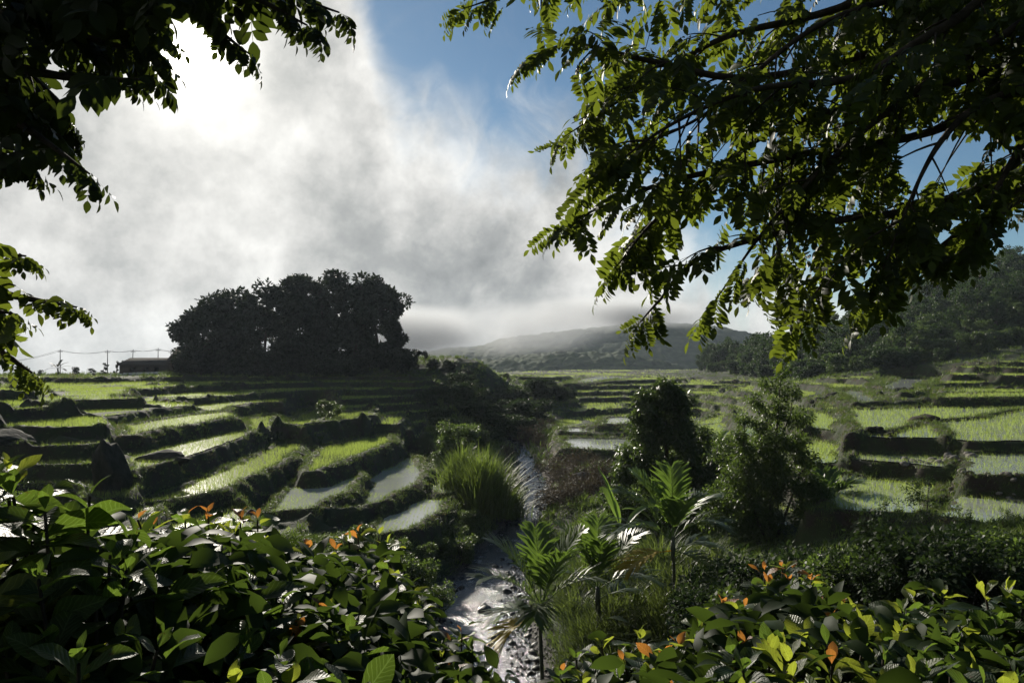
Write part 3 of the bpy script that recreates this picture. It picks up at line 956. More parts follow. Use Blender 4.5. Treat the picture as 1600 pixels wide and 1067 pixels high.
turfy = np.clip(nz2 * 0.5 + 0.75, 0.15, 1)
Pb, rb, r_, c_ = on_grid(np.clip(RISE, 0, 1) * turfy * np.clip(1.1 - 0.6 * rise, 0, 1), 0.45, 18, 260)
s_ = np.clip(rb / 55, 0.9, 2.6) * rng.uniform(0.6, 1.25, len(rb))
scatter('bund_grass', Pb, rng.uniform(0, 6.28, len(rb)), rng.normal(0, 0.3, (len(rb), 2)), np.stack([s_ * 1.15, s_ * 1.15, s_ * 0.85], -1), grass_c,
        'short dark turf on the earth banks between the paddies')
Pw, rb2, r_, c_ = on_grid((1 - tm) * (1 - np.clip(BED, 0, 1)) * (1 - 0.75 * np.clip(SCRUB, 0, 1)) * np.clip(0.55 + 0.8 * nz2, 0.1, 1), 0.22, 9, 300)
s_ = np.clip(rb2 / 50, 0.5, np.where(rb2 > 105, 1.3, 2.0)) * rng.uniform(0.5, 1.4, len(rb2))
scatter('rough_grass', Pw, rng.uniform(0, 6.28, len(rb2)), rng.normal(0, 0.25, (len(rb2), 2)), np.stack([s_, s_, s_ * 0.9], -1), weed_c,
        'rough grass and weeds covering the unfarmed slopes and gully')
print('rice', N_RICE, 'bund', len(Pb), 'weeds', len(Pw), 'paddies', n_pw, 'ground quads', len(GF))


# ------------------------------------------------------------------ far hills and trees
def ridge(name, skyline, d0, d1, label, seed, mat):
    """wooded ridge: height over the ground given by its skyline in the photograph, a hill with two slopes"""
    sx = np.array(skyline, float)
    W = at(sx[:, 0], sx[:, 1], (d0 + d1) / 2)
    xs = np.linspace(W[0, 0], W[-1, 0], 260)
    ys = np.linspace(d0, d1, 90)
    X, Y = np.meshgrid(xs, ys)
    top = np.interp(X, W[:, 0], W[:, 2])
    v = (Y - d0) / (d1 - d0)
    prof = np.where(v < 0.5, sstep(-0.1, 0.5, v), 1 - sstep(0.5, 1.1, v))
    base = -6.0
    Z = base + (top - base) * prof
    Z += 5.0 * vnoise(X / 60, Y / 60, seed, 3) * prof + 3.2 * np.abs(vnoise(X / 11, Y / 11, seed + 5, 2)) + 1.8 * np.abs(vnoise(X / 5, Y / 5, seed + 9, 2))
    nx, ny = len(xs), len(ys)
    i = np.arange(ny - 1)[:, None] * nx + np.arange(nx - 1)[None]
    F = np.stack([i, i + 1, i + nx + 1, i + nx], -1).reshape(-1, 4)
    o = link(name, mesh_np(name, np.stack([X, Y, Z], -1).reshape(-1, 3), F, mat))
    return tag(o, label, kind='structure')


m_farhill = plain_mat('far_woods', (0.018, 0.030, 0.014), (0.055, 0.080, 0.032), 0.12, 0.95, 0.6, 2.0, 0.1)
ridge('far_hill', [(520, 585), (640, 560), (700, 545), (800, 532), (900, 518), (1000, 508), (1060, 506), (1110, 511), (1160, 523), (1210, 545), (1280, 580)], 800, 1200, 'wooded hill fading into the cloud beyond the valley', 41, m_farhill)
ridge('far_hill', [(600, 590), (720, 572), (820, 556), (880, 548), (960, 553), (1050, 572), (1100, 590)], 620, 800, 'lower wooded ridge in front of the cloudy hill', 47, m_farhill)

DIAM = (np.array([[0, 0, 0], [-0.5, 0.45, 0.05], [0, 1, -0.06], [0.5, 0.45, 0.05]]), [np.array([[0, 3, 2, 1]])])


def rand_dirs(n, r=None):
    r = r or rng
    d = r.normal(0, 1, (n, 3))
    return d / (np.linalg.norm(d, axis=1, keepdims=True) + 1e-9)


def leaf_cloud(centres, radii, n_each, size, flat=0.7, droop=0.2, aspect=0.55, r=None, shell=0.55):
    """diamond leaves spread through soft clumps; returns V, F"""
    r = r or rng
    C = np.repeat(np.asarray(centres, float), n_each, axis=0)
    R = np.repeat(np.asarray(radii, float), n_each)
    u = rand_dirs(len(C), r)
    rad = R * (shell + (1 - shell) * r.random(len(C))) * (0.75 + 0.5 * r.random(len(C)))
    off = u * rad[:, None]
    off[:, 2] *= flat
    P = C + off
    d = u + 0.9 * rand_dirs(len(C), r)
    d[:, 2] -= droop
    up = np.tile([0, 0, 1.0], (len(C), 1)) + 0.7 * rand_dirs(len(C), r)
    M = frames(d, up, r.uniform(-0.6, 0.6, len(C)))
    s = size * r.uniform(0.6, 1.3, len(C))
    S = np.stack([s * aspect, s, s], -1)
    V, F, _ = bake(DIAM[0], DIAM[1], M * S[:, None, :], P)
    return V, F


def tree_meshes(seed, H, R, base, n_clump, n_each, size, mat_leaf, mat_bark, flat=0.75, trunk_r=None, shape='round', stems=1):
    """trunk with limbs, and a crown of leaf clumps; origin at the foot"""
    r = np.random.default_rng(seed)
    tr = trunk_r or H * 0.018
    tb = MB()
    cents, rads = [], []
    zc = H * (base + (1 - base) * 0.5)
    hz = H * (1 - base) * 0.5
    for s in range(stems):
        lean = r.normal(0, 0.06, 2) * H + (np.array([math.cos(s * 2.4), math.sin(s * 2.4)]) * R * 0.35 if stems > 1 else 0)
        zz = np.linspace(0, H * 0.86, 7)
        px = lean[0] * (zz / H) ** 1.3 + np.cumsum(r.normal(0, 0.010 * H, 7)) * (zz > 0)
        py = lean[1] * (zz / H) ** 1.3 + np.cumsum(r.normal(0, 0.010 * H, 7)) * (zz > 0)
        tb.tube(np.stack([px, py, zz - 0.3 * (zz == 0)], -1), tr * (1.25 - zz / H) * (0.7 if stems > 1 else 1), 7)
        nl = max(4, n_clump // (2 * stems))
        for k in range(nl):
            a = r.uniform(0, 6.283)
            q = (k + r.random()) / nl
            z0 = H * (base * 0.9 + (0.84 - base * 0.9) * q)
            bx, by = np.interp(z0, zz, px), np.interp(z0, zz, py)
            # crown outline at this height
            v = (z0 - H * base) / (H * (1 - base))
            prof = {'round': math.sqrt(max(0.12, 1 - (2 * v - 0.9) ** 2 * 0.95)), 'spread': 0.35 + 0.75 * v if v < 0.8 else 0.9,
                    'cone': 1.05 - 0.8 * v, 'column': 0.8}[shape]
            ln = R * prof * r.uniform(0.55, 1.0)
            zt = min(H * 0.97, z0 + ln * r.uniform(0.15, 0.6))
            ex, ey = bx + math.cos(a) * ln, by + math.sin(a) * ln
            qs = np.linspace(0, 1, 5)
            pts = np.stack([bx + (ex - bx) * qs, by + (ey - by) * qs, z0 + (zt - z0) * qs ** 1.5], -1)
            pts[1:-1] += r.normal(0, 0.03 * ln, (3, 3))
            tb.tube(pts, tr * 0.42 * (1.1 - qs), 5)
            cents.append(pts[-1]); rads.append(R * r.uniform(0.20, 0.36))
            cents.append(pts[3] + r.normal(0, 0.12 * R, 3)); rads.append(R * r.uniform(0.16, 0.28))
        cents.append([px[-1], py[-1], H * 0.9]); rads.append(R * 0.28)
    V, F = leaf_cloud(cents, rads, n_each, size, flat, 0.25, 0.6, r)
    return tb.mesh('trunk', mat_bark), mesh_np('crown', V, F, mat_leaf, False)


def place_tree(name, meshes, loc, label, cat, group=None, rz=0.0, s=1.0, sz=None):
    o = empty(name, loc, label, cat, group, rz)
    o.scale = (s, s, sz or s)
    a = link('trunk', meshes[0], o)
    b = link('crown', meshes[1], o)
    return o


m_bark = plain_mat('bark', (0.020, 0.016, 0.012), (0.070, 0.055, 0.042), 9.0, 0.9, 0.8, 0.03)
m_leaf_far = leaf_mat('far_foliage', (0.022, 0.040, 0.012), (0.055, 0.10, 0.018), 0.6, 0.25, 0.4, 0.35)
m_leaf_lite = leaf_mat('light_foliage', (0.050, 0.075, 0.024), (0.09, 0.14, 0.03), 0.5, 0.3, 0.35, 0.38)
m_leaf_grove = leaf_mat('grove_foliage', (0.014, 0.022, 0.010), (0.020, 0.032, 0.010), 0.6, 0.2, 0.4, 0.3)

# the grove of tall trees on the spur: pixel of the trunk, top pixel, metres ahead, crown radius, shape
GROVE = [
    (322, 480, 158, 5.8, 0.20, 'round', 'outermost short tree at the hut end of the dark grove, with a low ragged crown'),
    (372, 452, 164, 6.2, 0.34, 'spread', 'thin flat-topped tree with sky showing through its crown, second from the hut in the grove'),
    (418, 443, 158, 6.0, 0.12, 'round', 'dense dark tree filling the hut side of the grove behind the thin flat-topped one'),
    (462, 431, 160, 6.6, 0.10, 'round', 'massive dark round-headed tree at the middle of the grove'),
    (508, 431, 164, 6.0, 0.38, 'spread', 'tall bare-trunked tree of the grove with bright gaps under its crown'),
    (552, 424, 158, 6.2, 0.40, 'spread', 'tallest tree of the grove, its broad crown open to the sky below'),
    (592, 432, 160, 5.4, 0.22, 'round', 'tall tree beside the tallest one, near the valley end of the grove'),
    (611, 462, 155, 3.4, 0.05, 'column', 'leafy column of a tree closing the valley end of the grove'),
]
for i, (px, py, d, R, base, shp, lab) in enumerate(GROVE):
    d = LD(px, d); R *= .85
    p = at(px, 580, d)
    p[2] = gz(p[0], p[1]) - 0.1
    top = at(px, py, d)[2]
    H = (top - p[2])
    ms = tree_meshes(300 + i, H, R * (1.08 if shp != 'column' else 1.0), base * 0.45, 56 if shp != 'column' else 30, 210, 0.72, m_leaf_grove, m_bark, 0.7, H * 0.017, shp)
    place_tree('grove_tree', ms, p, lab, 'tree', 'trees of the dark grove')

# bushes at the foot of the grove and small trees on the spur
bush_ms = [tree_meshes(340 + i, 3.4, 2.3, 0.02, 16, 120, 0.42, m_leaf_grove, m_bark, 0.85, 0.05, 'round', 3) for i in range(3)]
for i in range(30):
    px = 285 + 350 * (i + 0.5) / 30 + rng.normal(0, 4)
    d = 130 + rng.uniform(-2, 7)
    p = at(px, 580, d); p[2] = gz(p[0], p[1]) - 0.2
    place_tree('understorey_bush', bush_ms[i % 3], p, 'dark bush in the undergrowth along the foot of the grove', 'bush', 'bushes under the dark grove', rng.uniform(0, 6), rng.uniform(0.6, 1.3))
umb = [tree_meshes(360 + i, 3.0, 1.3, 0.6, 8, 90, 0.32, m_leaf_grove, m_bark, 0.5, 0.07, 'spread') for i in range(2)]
for i, (px, py, lab) in enumerate([(651, 547, 'small umbrella-shaped tree just past the valley end of the grove, nearer the grove'), (664, 549, 'small umbrella-shaped tree just past the valley end of the grove, farther from it')]):
    p = at(px, 566, 136); p[2] = gz(p[0], p[1]) - 0.1
    H = at(px, py, 136)[2] - p[2]
    place_tree('umbrella_tree', umb[i], p, lab, 'tree', None, 0, max(0.5, H / 2.9))
for i, (px, d, s, lab) in enumerate([(640, 132, .7, 'dark bush on the shoulder of the spur right after the grove'), (676, 130, .5, 'low bush on the skyline of the spur below the umbrella trees'),
                                     (700, 128, .62, 'round bush halfway down the spur skyline'), (728, 127, .55, 'bush near the lower end of the spur skyline'), (747, 126, .42, 'smallest bush at the lower end of the spur skyline'),
                                     (790, 150, .5, 'lone bush on the skyline where the far terraces begin')]):
    p = at(px, 580, d); p[2] = gz(p[0], p[1]) - 0.15
    place_tree('skyline_bush', bush_ms[i % 3], p, lab, 'bush', None, i, s)

# farmstead on the far left skyline
m_thatch = plain_mat('thatch', (0.030, 0.026, 0.022), (0.070, 0.060, 0.050), 8, 0.95, 0.5, 0.05)
m_plank = plain_mat('weathered_planks', (0.030, 0.024, 0.019), (0.075, 0.060, 0.048), 14, 0.9, 0.4, 0.02)
m_tin = plain_mat('tin_sheet', (0.35, 0.36, 0.37), (0.50, 0.51, 0.52), 4, 0.4, 0.2, 0.02, 0.6)
m_darkin = plain_mat('dark_opening', (0.006, 0.006, 0.006), (0.012, 0.011, 0.010), 3, 0.9, 0)


def hut(px0, px1, d, h_wall, h_roof, depth, label, rz=0.0, gable=True):
    a, b = at(px0, 580, d), at(px1, 580, d)
    wv = (b[0] - a[0])
    c = (a + b) / 2
    z = gz(c[0], c[1])
    o = empty('farm_hut', (c[0], c[1], z), label, 'hut', None, rz)
    mb = MB(); mb.box((0, 0, h_wall / 2), (wv * 0.9, depth * 0.8, h_wall)); link('wall', mb.mesh('wall', m_plank, False), o)
    mb = MB()
    x0, x1, y0, y1 = -wv / 2, wv / 2, -depth / 2, depth / 2
    ins = 0.0 if gable else wv * 0.16
    V = [(x0, y0, h_wall - .15), (x1, y0, h_wall - .15), (x1, y1, h_wall - .15), (x0, y1, h_wall - .15), (x0 + ins, 0, h_wall + h_roof), (x1 - ins, 0, h_wall + h_roof),
         (x0, y0, h_wall - .02), (x1, y0, h_wall - .02), (x1, y1, h_wall - .02), (x0, y1, h_wall - .02), (x0 + ins, 0, h_wall + h_roof + .14), (x1 - ins, 0, h_wall + h_roof + .14)]
    mb.add(V, [np.array([[6, 7, 11, 10], [8, 9, 10, 11], [0, 4, 5, 1], [2, 5, 4, 3], [0, 1, 7, 6], [2, 3, 9, 8]]), np.array([[6, 10, 9], [7, 8, 11], [0, 3, 4], [1, 5, 2]])])
    link('roof', mb.mesh('roof', m_thatch, False), o)
    for k in range(2):
        mb = MB(); xx = wv * (-0.22 + 0.42 * k)
        mb.box((xx, -depth * 0.4 - 0.012, h_wall * 0.55), (0.9, 0.05, 0.8)); wd = link('window', mb.mesh('window', m_darkin, False), o)
        mb = MB()
        for (bx, bz, sx_, sz_) in ((0, .44, 1.06, .08), (0, -.44, 1.06, .08), (-.49, 0, .08, .8), (.49, 0, .08, .8)):
            mb.box((xx + bx, -depth * 0.4 - 0.035, h_wall * 0.55 + bz), (sx_, 0.07, sz_))
        link('frame', mb.mesh('frame', m_plank, False), wd)
    mb = MB(); mb.box((wv * 0.02, -depth * 0.4 - 0.012, h_wall * 0.38), (0.85, 0.05, h_wall * 0.76)); link('door', mb.mesh('door', m_darkin, False), o)
    for k in range(4):
        mb = MB(); xx = x0 * 0.96 + (x1 - x0) * 0.96 * k / 3
        mb.tube([(xx, y0 * 0.94, -0.2), (xx, y0 * 0.94, h_wall)], 0.07, 6); link('post', mb.mesh('post', m_plank), o)
    return o


hut(190, 276, 142, 1.9, 1.2, 4.4, 'long low dark hut with a thatched roof beside the grove', 0.05, False)
hut(272, 308, 138, 2.7, 2.1, 4.6, 'small gabled hut half hidden under the outermost grove tree', -0.4, True)
p0, p1 = at(172, 588, 139), at(270, 583, 139)
mb = MB()
for k in range(14):
    q = p0 + (p1 - p0) * (k + 0.5) / 14
    mb.box((q[0], q[1], gz(q[0], q[1]) + 0.28), ((p1[0] - p0[0]) / 14 * 0.98, 0.08, 0.55 + 0.04 * (k % 2)), 0.0)
wall_o = link('tin_fence', mb.mesh('tin_fence', m_tin, False)); tag(wall_o, 'low pale tin fence running in front of the long hut', 'fence')

# poles and their wires along the skyline
m_pole = plain_mat('pole_wood', (0.020, 0.018, 0.016), (0.045, 0.040, 0.036), 5, 0.9, 0.3, 0.02)
POLES = [(-60, 566, 152, 'utility pole at the far end of the wires, half hidden by the drooping branch'), (94, 548, 152, 'thin utility pole standing above the little palm'), (168, 549, 151, 'utility pole beside the dark slender cypresses'),
         (206, 548, 152, 'leaning utility pole over the end of the long hut'), (247, 546, 151, 'utility pole rising behind the middle of the long hut'), (267, 549, 152, 'last utility pole, between the long hut and the gabled hut')]
tops = []
for k, (px, py, d, lab) in enumerate(POLES):
    b = at(px, 588, d); b[2] = gz(b[0], b[1])
    tp = at(px + (2 if k == 3 else 0), py, d)
    o = empty('utility_pole', b, lab, 'utility pole')
    mb = MB(); mb.tube([(0, 0, -0.5), (tp - b) * 0.5, tp - b + np.array([0, 0, 0.3])], [0.10, 0.08, 0.06], 7); link('pole', mb.mesh('pole', m_pole), o)
    mb = MB(); mb.box(tp - b - np.array([0, 0, 0.2]), (1.0, 0.07, 0.08)); ca = link('crossarm', mb.mesh('crossarm', m_pole, False), o)
    for xx in (-0.4, 0.4):
        mb = MB(); c_ = tp - b + np.array([xx, 0, -0.14]); mb.tube([c_, c_ + np.array([0, 0, 0.22])], 0.05, 6)
        link('insulator', mb.mesh('insulator', m_tin), ca)
    tops.append(tp)
for k in range(len(tops) - 1):
    mb = MB()
    for xx in (-0.4, 0.4):
        q = np.linspace(0, 1, 14)[:, None]
        sag = np.zeros((14, 3)); L_ = np.linalg.norm(tops[k + 1] - tops[k])
        sag[:, 2] = -4 * q[:, 0] * (1 - q[:, 0]) * L_ * 0.055 + 0.08
        mb.tube(tops[k] * (1 - q) + tops[k + 1] * q + sag + np.array([xx, 0, 0]), 0.022, 4, False)
    o = link('power_line', mb.mesh('power_line', m_pole))
    tag(o, ['pair of sagging wires running off to the first pole', 'longest pair of sagging wires, over the little palm and round tree', 'short pair of wires above the dark cypresses',
            'pair of wires over the near end of the long hut', 'short pair of wires between the last two poles'][k], 'power line')

# cypresses, little trees and a palm beside the farmstead
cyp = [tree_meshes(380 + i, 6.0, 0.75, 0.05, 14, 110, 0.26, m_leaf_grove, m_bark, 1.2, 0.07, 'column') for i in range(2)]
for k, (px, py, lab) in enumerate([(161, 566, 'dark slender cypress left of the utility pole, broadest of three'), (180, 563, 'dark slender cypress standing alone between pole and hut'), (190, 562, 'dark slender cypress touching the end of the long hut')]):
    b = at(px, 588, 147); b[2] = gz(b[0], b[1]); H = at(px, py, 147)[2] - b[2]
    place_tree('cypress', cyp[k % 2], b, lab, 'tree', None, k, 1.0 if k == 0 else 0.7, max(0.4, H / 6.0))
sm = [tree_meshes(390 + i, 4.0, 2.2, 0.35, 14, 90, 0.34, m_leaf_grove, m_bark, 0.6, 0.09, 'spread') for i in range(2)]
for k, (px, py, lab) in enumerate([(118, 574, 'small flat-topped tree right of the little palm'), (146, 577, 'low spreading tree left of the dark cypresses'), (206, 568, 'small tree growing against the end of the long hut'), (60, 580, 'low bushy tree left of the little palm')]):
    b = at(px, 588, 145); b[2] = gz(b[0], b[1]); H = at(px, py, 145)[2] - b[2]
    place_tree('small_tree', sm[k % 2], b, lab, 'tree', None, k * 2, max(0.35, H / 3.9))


# the wooded hillside on the right
ftree = []
for i in range(9):
    H = [9, 11, 8, 12, 10, 7.5, 13, 9.5, 8.5][i]
    ftree.append(tree_meshes(400 + i, H, [3.2, 3.4, 3.6, 3.2, 4.0, 3.2, 3.4, 3.8, 3.0][i], [0.15, 0.25, 0.1, 0.3, 0.2, 0.1, 0.35, 0.15, 0.1][i], 22, 105, [0.5, 0.55, 0.48, 0.5, 0.6, 0.5, 0.5, 0.55, 0.62][i],
                            [m_leaf_far, m_leaf_far, m_leaf_lite][i % 3] if i not in (2,) else m_leaf_far, m_bark, 0.8, None, ['round', 'round', 'round', 'spread', 'round', 'round', 'cone', 'round', 'round'][i]))
FL_PX = [1090, 1130, 1200, 1250, 1330, 1400, 1480, 1560, 1640, 1760]
FL_D = [285, 250, 200, 172, 160, 156, 157, 166, 168, 160]
acc = []
tries = 0
while len(acc) < 285 and tries < 30000:
    tries += 1
    px = rng.uniform(1095, 1720)
    d0 = np.interp(px, FL_PX, FL_D)
    d = rng.uniform(d0, 262 + 20 * (px < 1300))
    p = at(px, 566, d)
    if any((p[0] - a[0]) ** 2 + (p[1] - a[1]) ** 2 < (3.6 if d < d0 + 25 else 4.6) ** 2 for a in acc):
        continue
    acc.append((p[0], p[1], px, d, d - d0))
for i, (x, y, px, d, dd) in enumerate(acc):
    k = int(rng.integers(0, 9))
    s = rng.uniform(0.75, 1.15) * (0.75 if dd < 12 else 1.0)
    pale = k in (5, 8)
    place_tree('forest_tree', ftree[k], (x, y, float(gz(x, y)) - 0.4), 'paler leafy tree among the woods on the hillside right of the valley' if pale else 'dark green tree in the dense woods on the hillside right of the valley',
               'tree', 'paler trees of the hillside woods' if pale else 'dark trees of the hillside woods', rng.uniform(0, 6.28), s, s * rng.uniform(0.85, 1.15))
fb = [tree_meshes(430 + i, 3.2, 2.4, 0.02, 16, 90, 0.42, [m_leaf_far, m_leaf_lite, m_leaf_far][i], m_bark, 0.8, 0.05, 'round', 3) for i in range(3)]
for i in range(46):
    px = rng.uniform(1110, 1700)
    d0 = np.interp(px, FL_PX, FL_D)
    p = at(px, 566, d0 - rng.uniform(0, 9))
    place_tree('forest_edge_bush', fb[i % 3], (p[0], p[1], float(gz(p[0], p[1])) - 0.2), 'low bush along the lower edge of the hillside woods, above the right paddies', 'bush', 'bushes along the edge of the hillside woods', rng.uniform(0, 6), rng.uniform(0.6, 1.3))


# ------------------------------------------------------------------ middle distance
m_leaf_vine = leaf_mat('vine_leaf', (0.026, 0.042, 0.014), (0.11, 0.17, 0.028), 0.42, 0.4, 0.4, 0.42)
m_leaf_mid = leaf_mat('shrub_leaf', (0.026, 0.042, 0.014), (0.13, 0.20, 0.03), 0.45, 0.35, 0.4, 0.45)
m_leaf_dark = leaf_mat('gully_leaf', (0.018, 0.030, 0.011), (0.035, 0.060, 0.014), 0.6, 0.12, 0.4, 0.35)  # on the slope shrubs this darker leaf stands in for shade
m_twig = plain_mat('dry_twig', (0.035, 0.027, 0.020), (0.085, 0.068, 0.052), 10, 0.9, 0.3, 0.01)
m_leaf_dryb = leaf_mat('dry_leaf', (0.055, 0.044, 0.028), (0.07, 0.055, 0.028), 0.7, 0.15, 0.4, 0.3)


def clump_tree(seed, clumps, n_per_m3, size, mat, trunks, aspect=0.5, flat=0.9, droop=0.5):
    r = np.random.default_rng(seed)
    tb = MB()
    for pts, rad in trunks:
        tb.tube(pts, rad, 7)
    Vs, Fs, off = [], [], 0
    for (c, R, dens) in clumps:
        # break each clump into smaller ones, so light and gaps get in
        k = 9
        cc = np.array(c) + rand_dirs(k, r) * R * r.uniform(0.25, 0.95, (k, 1))
        n = int(dens * R * R * n_per_m3 / k)
        V, F = leaf_cloud(cc, R * r.uniform(0.28, 0.5, k), n, size, flat, droop, aspect, r, 0.35)
        Vs.append(V); Fs.append(F[0] + off); off += len(V)
    return tb.mesh('trunk', m_bark), mesh_np('crown', np.concatenate(Vs), [np.concatenate(Fs)], mat, False)


# tree wrapped in vines, a leafy pillar over a broad skirt
d = 45.0
b = at(1045, 835, d); b[2] = gz(b[0], b[1]) - 0.2
def rel(px, py, dd=0.0):
    return at(px, py, d + dd) - b
cl = [(rel(1040, 602), .75, 1.2), (rel(1024, 618), .95, 1.2), (rel(1060, 622), .95, 1.2), (rel(1072, 655), .8, 1.2), (rel(1008, 650), .8, 1.2), (rel(1095, 735), 1.5, 1.0), (rel(1130, 730, -1), 1.2, .8), (rel(975, 730), 1.2, .8), (rel(1065, 670), 1.2, 1.2), (rel(1022, 660), 1.1, 1.2), (rel(1040, 612), 1.15, 1.0), (rel(1020, 640), 1.2, 1.0), (rel(1055, 645), 1.3, 1.0), (rel(1010, 680), 1.3, 1), (rel(1050, 690), 1.5, 1), (rel(1000, 715), 1.4, 1), (rel(1040, 730), 1.7, 1.0),
      (rel(1085, 700), 1.5, 1), (rel(1110, 725, 1), 1.4, .9), (rel(1075, 760), 1.7, .9), (rel(1015, 765), 1.6, .8), (rel(985, 705, 1), 1.1, .8), (rel(965, 775), 1.2, .7), (rel(1125, 760), 1.2, .8), (rel(1080, 815), 1.4, .7), (rel(1045, 665), 1.5, 1), (rel(975, 745), 1.0, .7), (rel(1050, 800), 1.7, .7), (rel(1105, 780), 1.4, .7)]
ms = clump_tree(501, cl, 800, 0.27, m_leaf_vine, [([(0, 0, -.3), rel(1045, 760), rel(1040, 690), rel(1042, 625)], [0.22, 0.18, 0.13, 0.06]), ([rel(1043, 790), rel(1075, 750), rel(1100, 715)], [.12, .08, .04])], 0.45, 0.95, 0.7)
place_tree('vine_tree', ms, b, 'dark tree draped in vines like a pillar behind the palms', 'tree')

# airy bushy tree with lit upper twigs
d = 34.0
b = at(1205, 866, d); b[2] = gz(b[0], b[1]) - 0.2
cl = [(rel(1222, 578), .42, .6), (rel(1206, 602), .5, .6), (rel(1238, 610), .5, .6), (rel(1185, 632), .55, .7), (rel(1215, 640), .8, .8), (rel(1168, 655), .5, .6), (rel(1245, 655), .65, .7), (rel(1160, 690), .7, .8), (rel(1205, 690), .95, 1),
      (rel(1250, 700), .8, .9), (rel(1180, 730), 1.05, 1), (rel(1230, 740), 1.1, 1), (rel(1272, 745), .75, .8), (rel(1150, 745), .8, .8), (rel(1200, 780), 1.2, 1), (rel(1255, 780), .95, 1), (rel(1290, 770), .45, .7), (rel(1160, 790), .9, .9), (rel(1130, 760, 2), 1.1, .8), (rel(1135, 700, 2), .8, .7), (rel(1120, 800, 2), 1.0, .8), (rel(1215, 820), .9, .5), (rel(1180, 825), .7, .5)]
tw = [([(0, 0, -.3), rel(1204, 800), rel(1210, 720), rel(1220, 590)], [.10, .08, .055, .015]), ([(0.05, 0, -.3), rel(1225, 810), rel(1250, 740), rel(1268, 720)], [.08, .06, .04, .015]), ([(-.1, 0, -.3), rel(1180, 800), rel(1160, 720), rel(1165, 650)], [.08, .06, .04, .015]),
      ([rel(1212, 700), rel(1235, 650), rel(1240, 605)], [.04, .025, .01])]
ms = clump_tree(502, [(c_, R_ * 1.15, n_) for c_, R_, n_ in cl], 1900, 0.17, m_leaf_mid, tw, 0.42, 0.95, 0.35)
place_tree('bushy_tree', ms, b, 'airy small-leaved tree with sunlit top, right of the vine-draped tree', 'tree')


# bushes: prototypes for the gully, the stream banks and the shaded slope
def bush_proto(seed, H, R, n, size, mat, nc=12, aspect=0.5):
    return tree_meshes(seed, H, R, 0.03, nc, n, size, mat, m_bark, 0.9, H * 0.016, 'round', 3)


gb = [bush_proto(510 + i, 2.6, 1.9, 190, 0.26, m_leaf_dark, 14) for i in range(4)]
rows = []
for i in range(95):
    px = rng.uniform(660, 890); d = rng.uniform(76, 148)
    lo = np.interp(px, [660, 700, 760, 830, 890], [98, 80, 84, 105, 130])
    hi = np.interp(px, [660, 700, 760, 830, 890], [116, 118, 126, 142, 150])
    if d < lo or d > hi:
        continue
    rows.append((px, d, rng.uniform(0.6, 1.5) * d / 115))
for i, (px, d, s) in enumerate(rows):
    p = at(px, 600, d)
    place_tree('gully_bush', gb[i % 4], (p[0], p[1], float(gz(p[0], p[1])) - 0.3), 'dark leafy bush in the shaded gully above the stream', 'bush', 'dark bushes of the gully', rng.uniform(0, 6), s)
bb_ = [bush_proto(520 + i, 2.2, 1.6, 230, 0.17, m_leaf_mid, 13) for i in range(4)]
BANK = [(714, 708, 72, 1.3, 'tall leafy bush on the far bank where the stream leaves the gully'), (745, 690, 80, 1.0, 'bush behind the tall leafy bush at the gully mouth'), (690, 690, 70, .7, 'bush left of the tall leafy bush, above the small pond'),
        (735, 825, 51, .5, 'bush on the stream bank just below the giant grass clump'), (712, 840, 48, .45, 'bush below the lowest flooded paddy, beside the stream'), (690, 866, 45, .5, 'bush on the slope between lowest paddy and stream'),
        (662, 880, 42, .5, 'bush at the corner below the lowest flooded paddy'), (640, 905, 37, .75, 'sunlit bush on the stream bank behind the reddish shrub tips'), (672, 920, 37, .65, 'bush leaning over the left edge of the stream'),
        (610, 880, 39, .6, 'bush right behind the front shrub, under the lowest paddy'), (560, 870, 39, .6, 'small bush behind the front shrub below the terrace bank'), (720, 865, 46, .7, 'small bush at the water edge, upstream of the leaning bush'),
        (20, 760, 34, 1.0, 'pale feathery bush at the left edge above the big leaves'), 
        (1112, 800, 44, 1.25, 'bush filling the gap between the vine-draped tree and the airy bushy tree'), (1140, 825, 39, 1.0, 'bush at the foot of the airy bushy tree, on the side of the palms'),
        (1092, 835, 41, 1.1, 'bush behind the tallest palm stem'), (985, 805, 47, 1.1, 'bush at the foot of the upright banana leaf'), (1165, 845, 35, .85, 'low bush in front of the airy bushy tree trunk'),
        (515, 612, 78, .8, 'small bush standing alone on a bank among the upper paddies')]
for i, (px, py, d, s, lab) in enumerate(BANK):
    p = at(px, py, d)
    place_tree('bank_bush', bb_[i % 4], (p[0], p[1], float(gz(p[0], p[1])) - 0.2), lab, 'bush', None, i * 1.3, s)

# dry scrub along the stream beyond the grass clump
def scrub_meshes(seed):
    r = np.random.default_rng(seed)
    tb = MB()
    for k in range(26):
        a = r.uniform(0, 6.28); e = r.uniform(0.15, 1.2); L_ = r.uniform(0.8, 1.7)
        p0 = np.array([r.normal(0, .35), r.normal(0, .35), -0.1])
        dv = np.array([math.cos(a) * math.cos(e), math.sin(a) * math.cos(e), math.sin(e)])
        tb.tube(np.stack([p0, p0 + dv * L_ * .5 + r.normal(0, .08, 3), p0 + dv * L_ + r.normal(0, .2, 3)]), [0.025, 0.018, 0.007], 4, False)
    cc = r.normal(0, .55, (14, 3)); cc[:, 2] = np.abs(cc[:, 2]) * 0.8 + .35
    V, F = leaf_cloud(cc, np.full(14, .4), 60, 0.16, .8, .2, .35, r)
    return tb.mesh('twigs', m_twig), mesh_np('leaves', V, F, m_leaf_dryb, False)


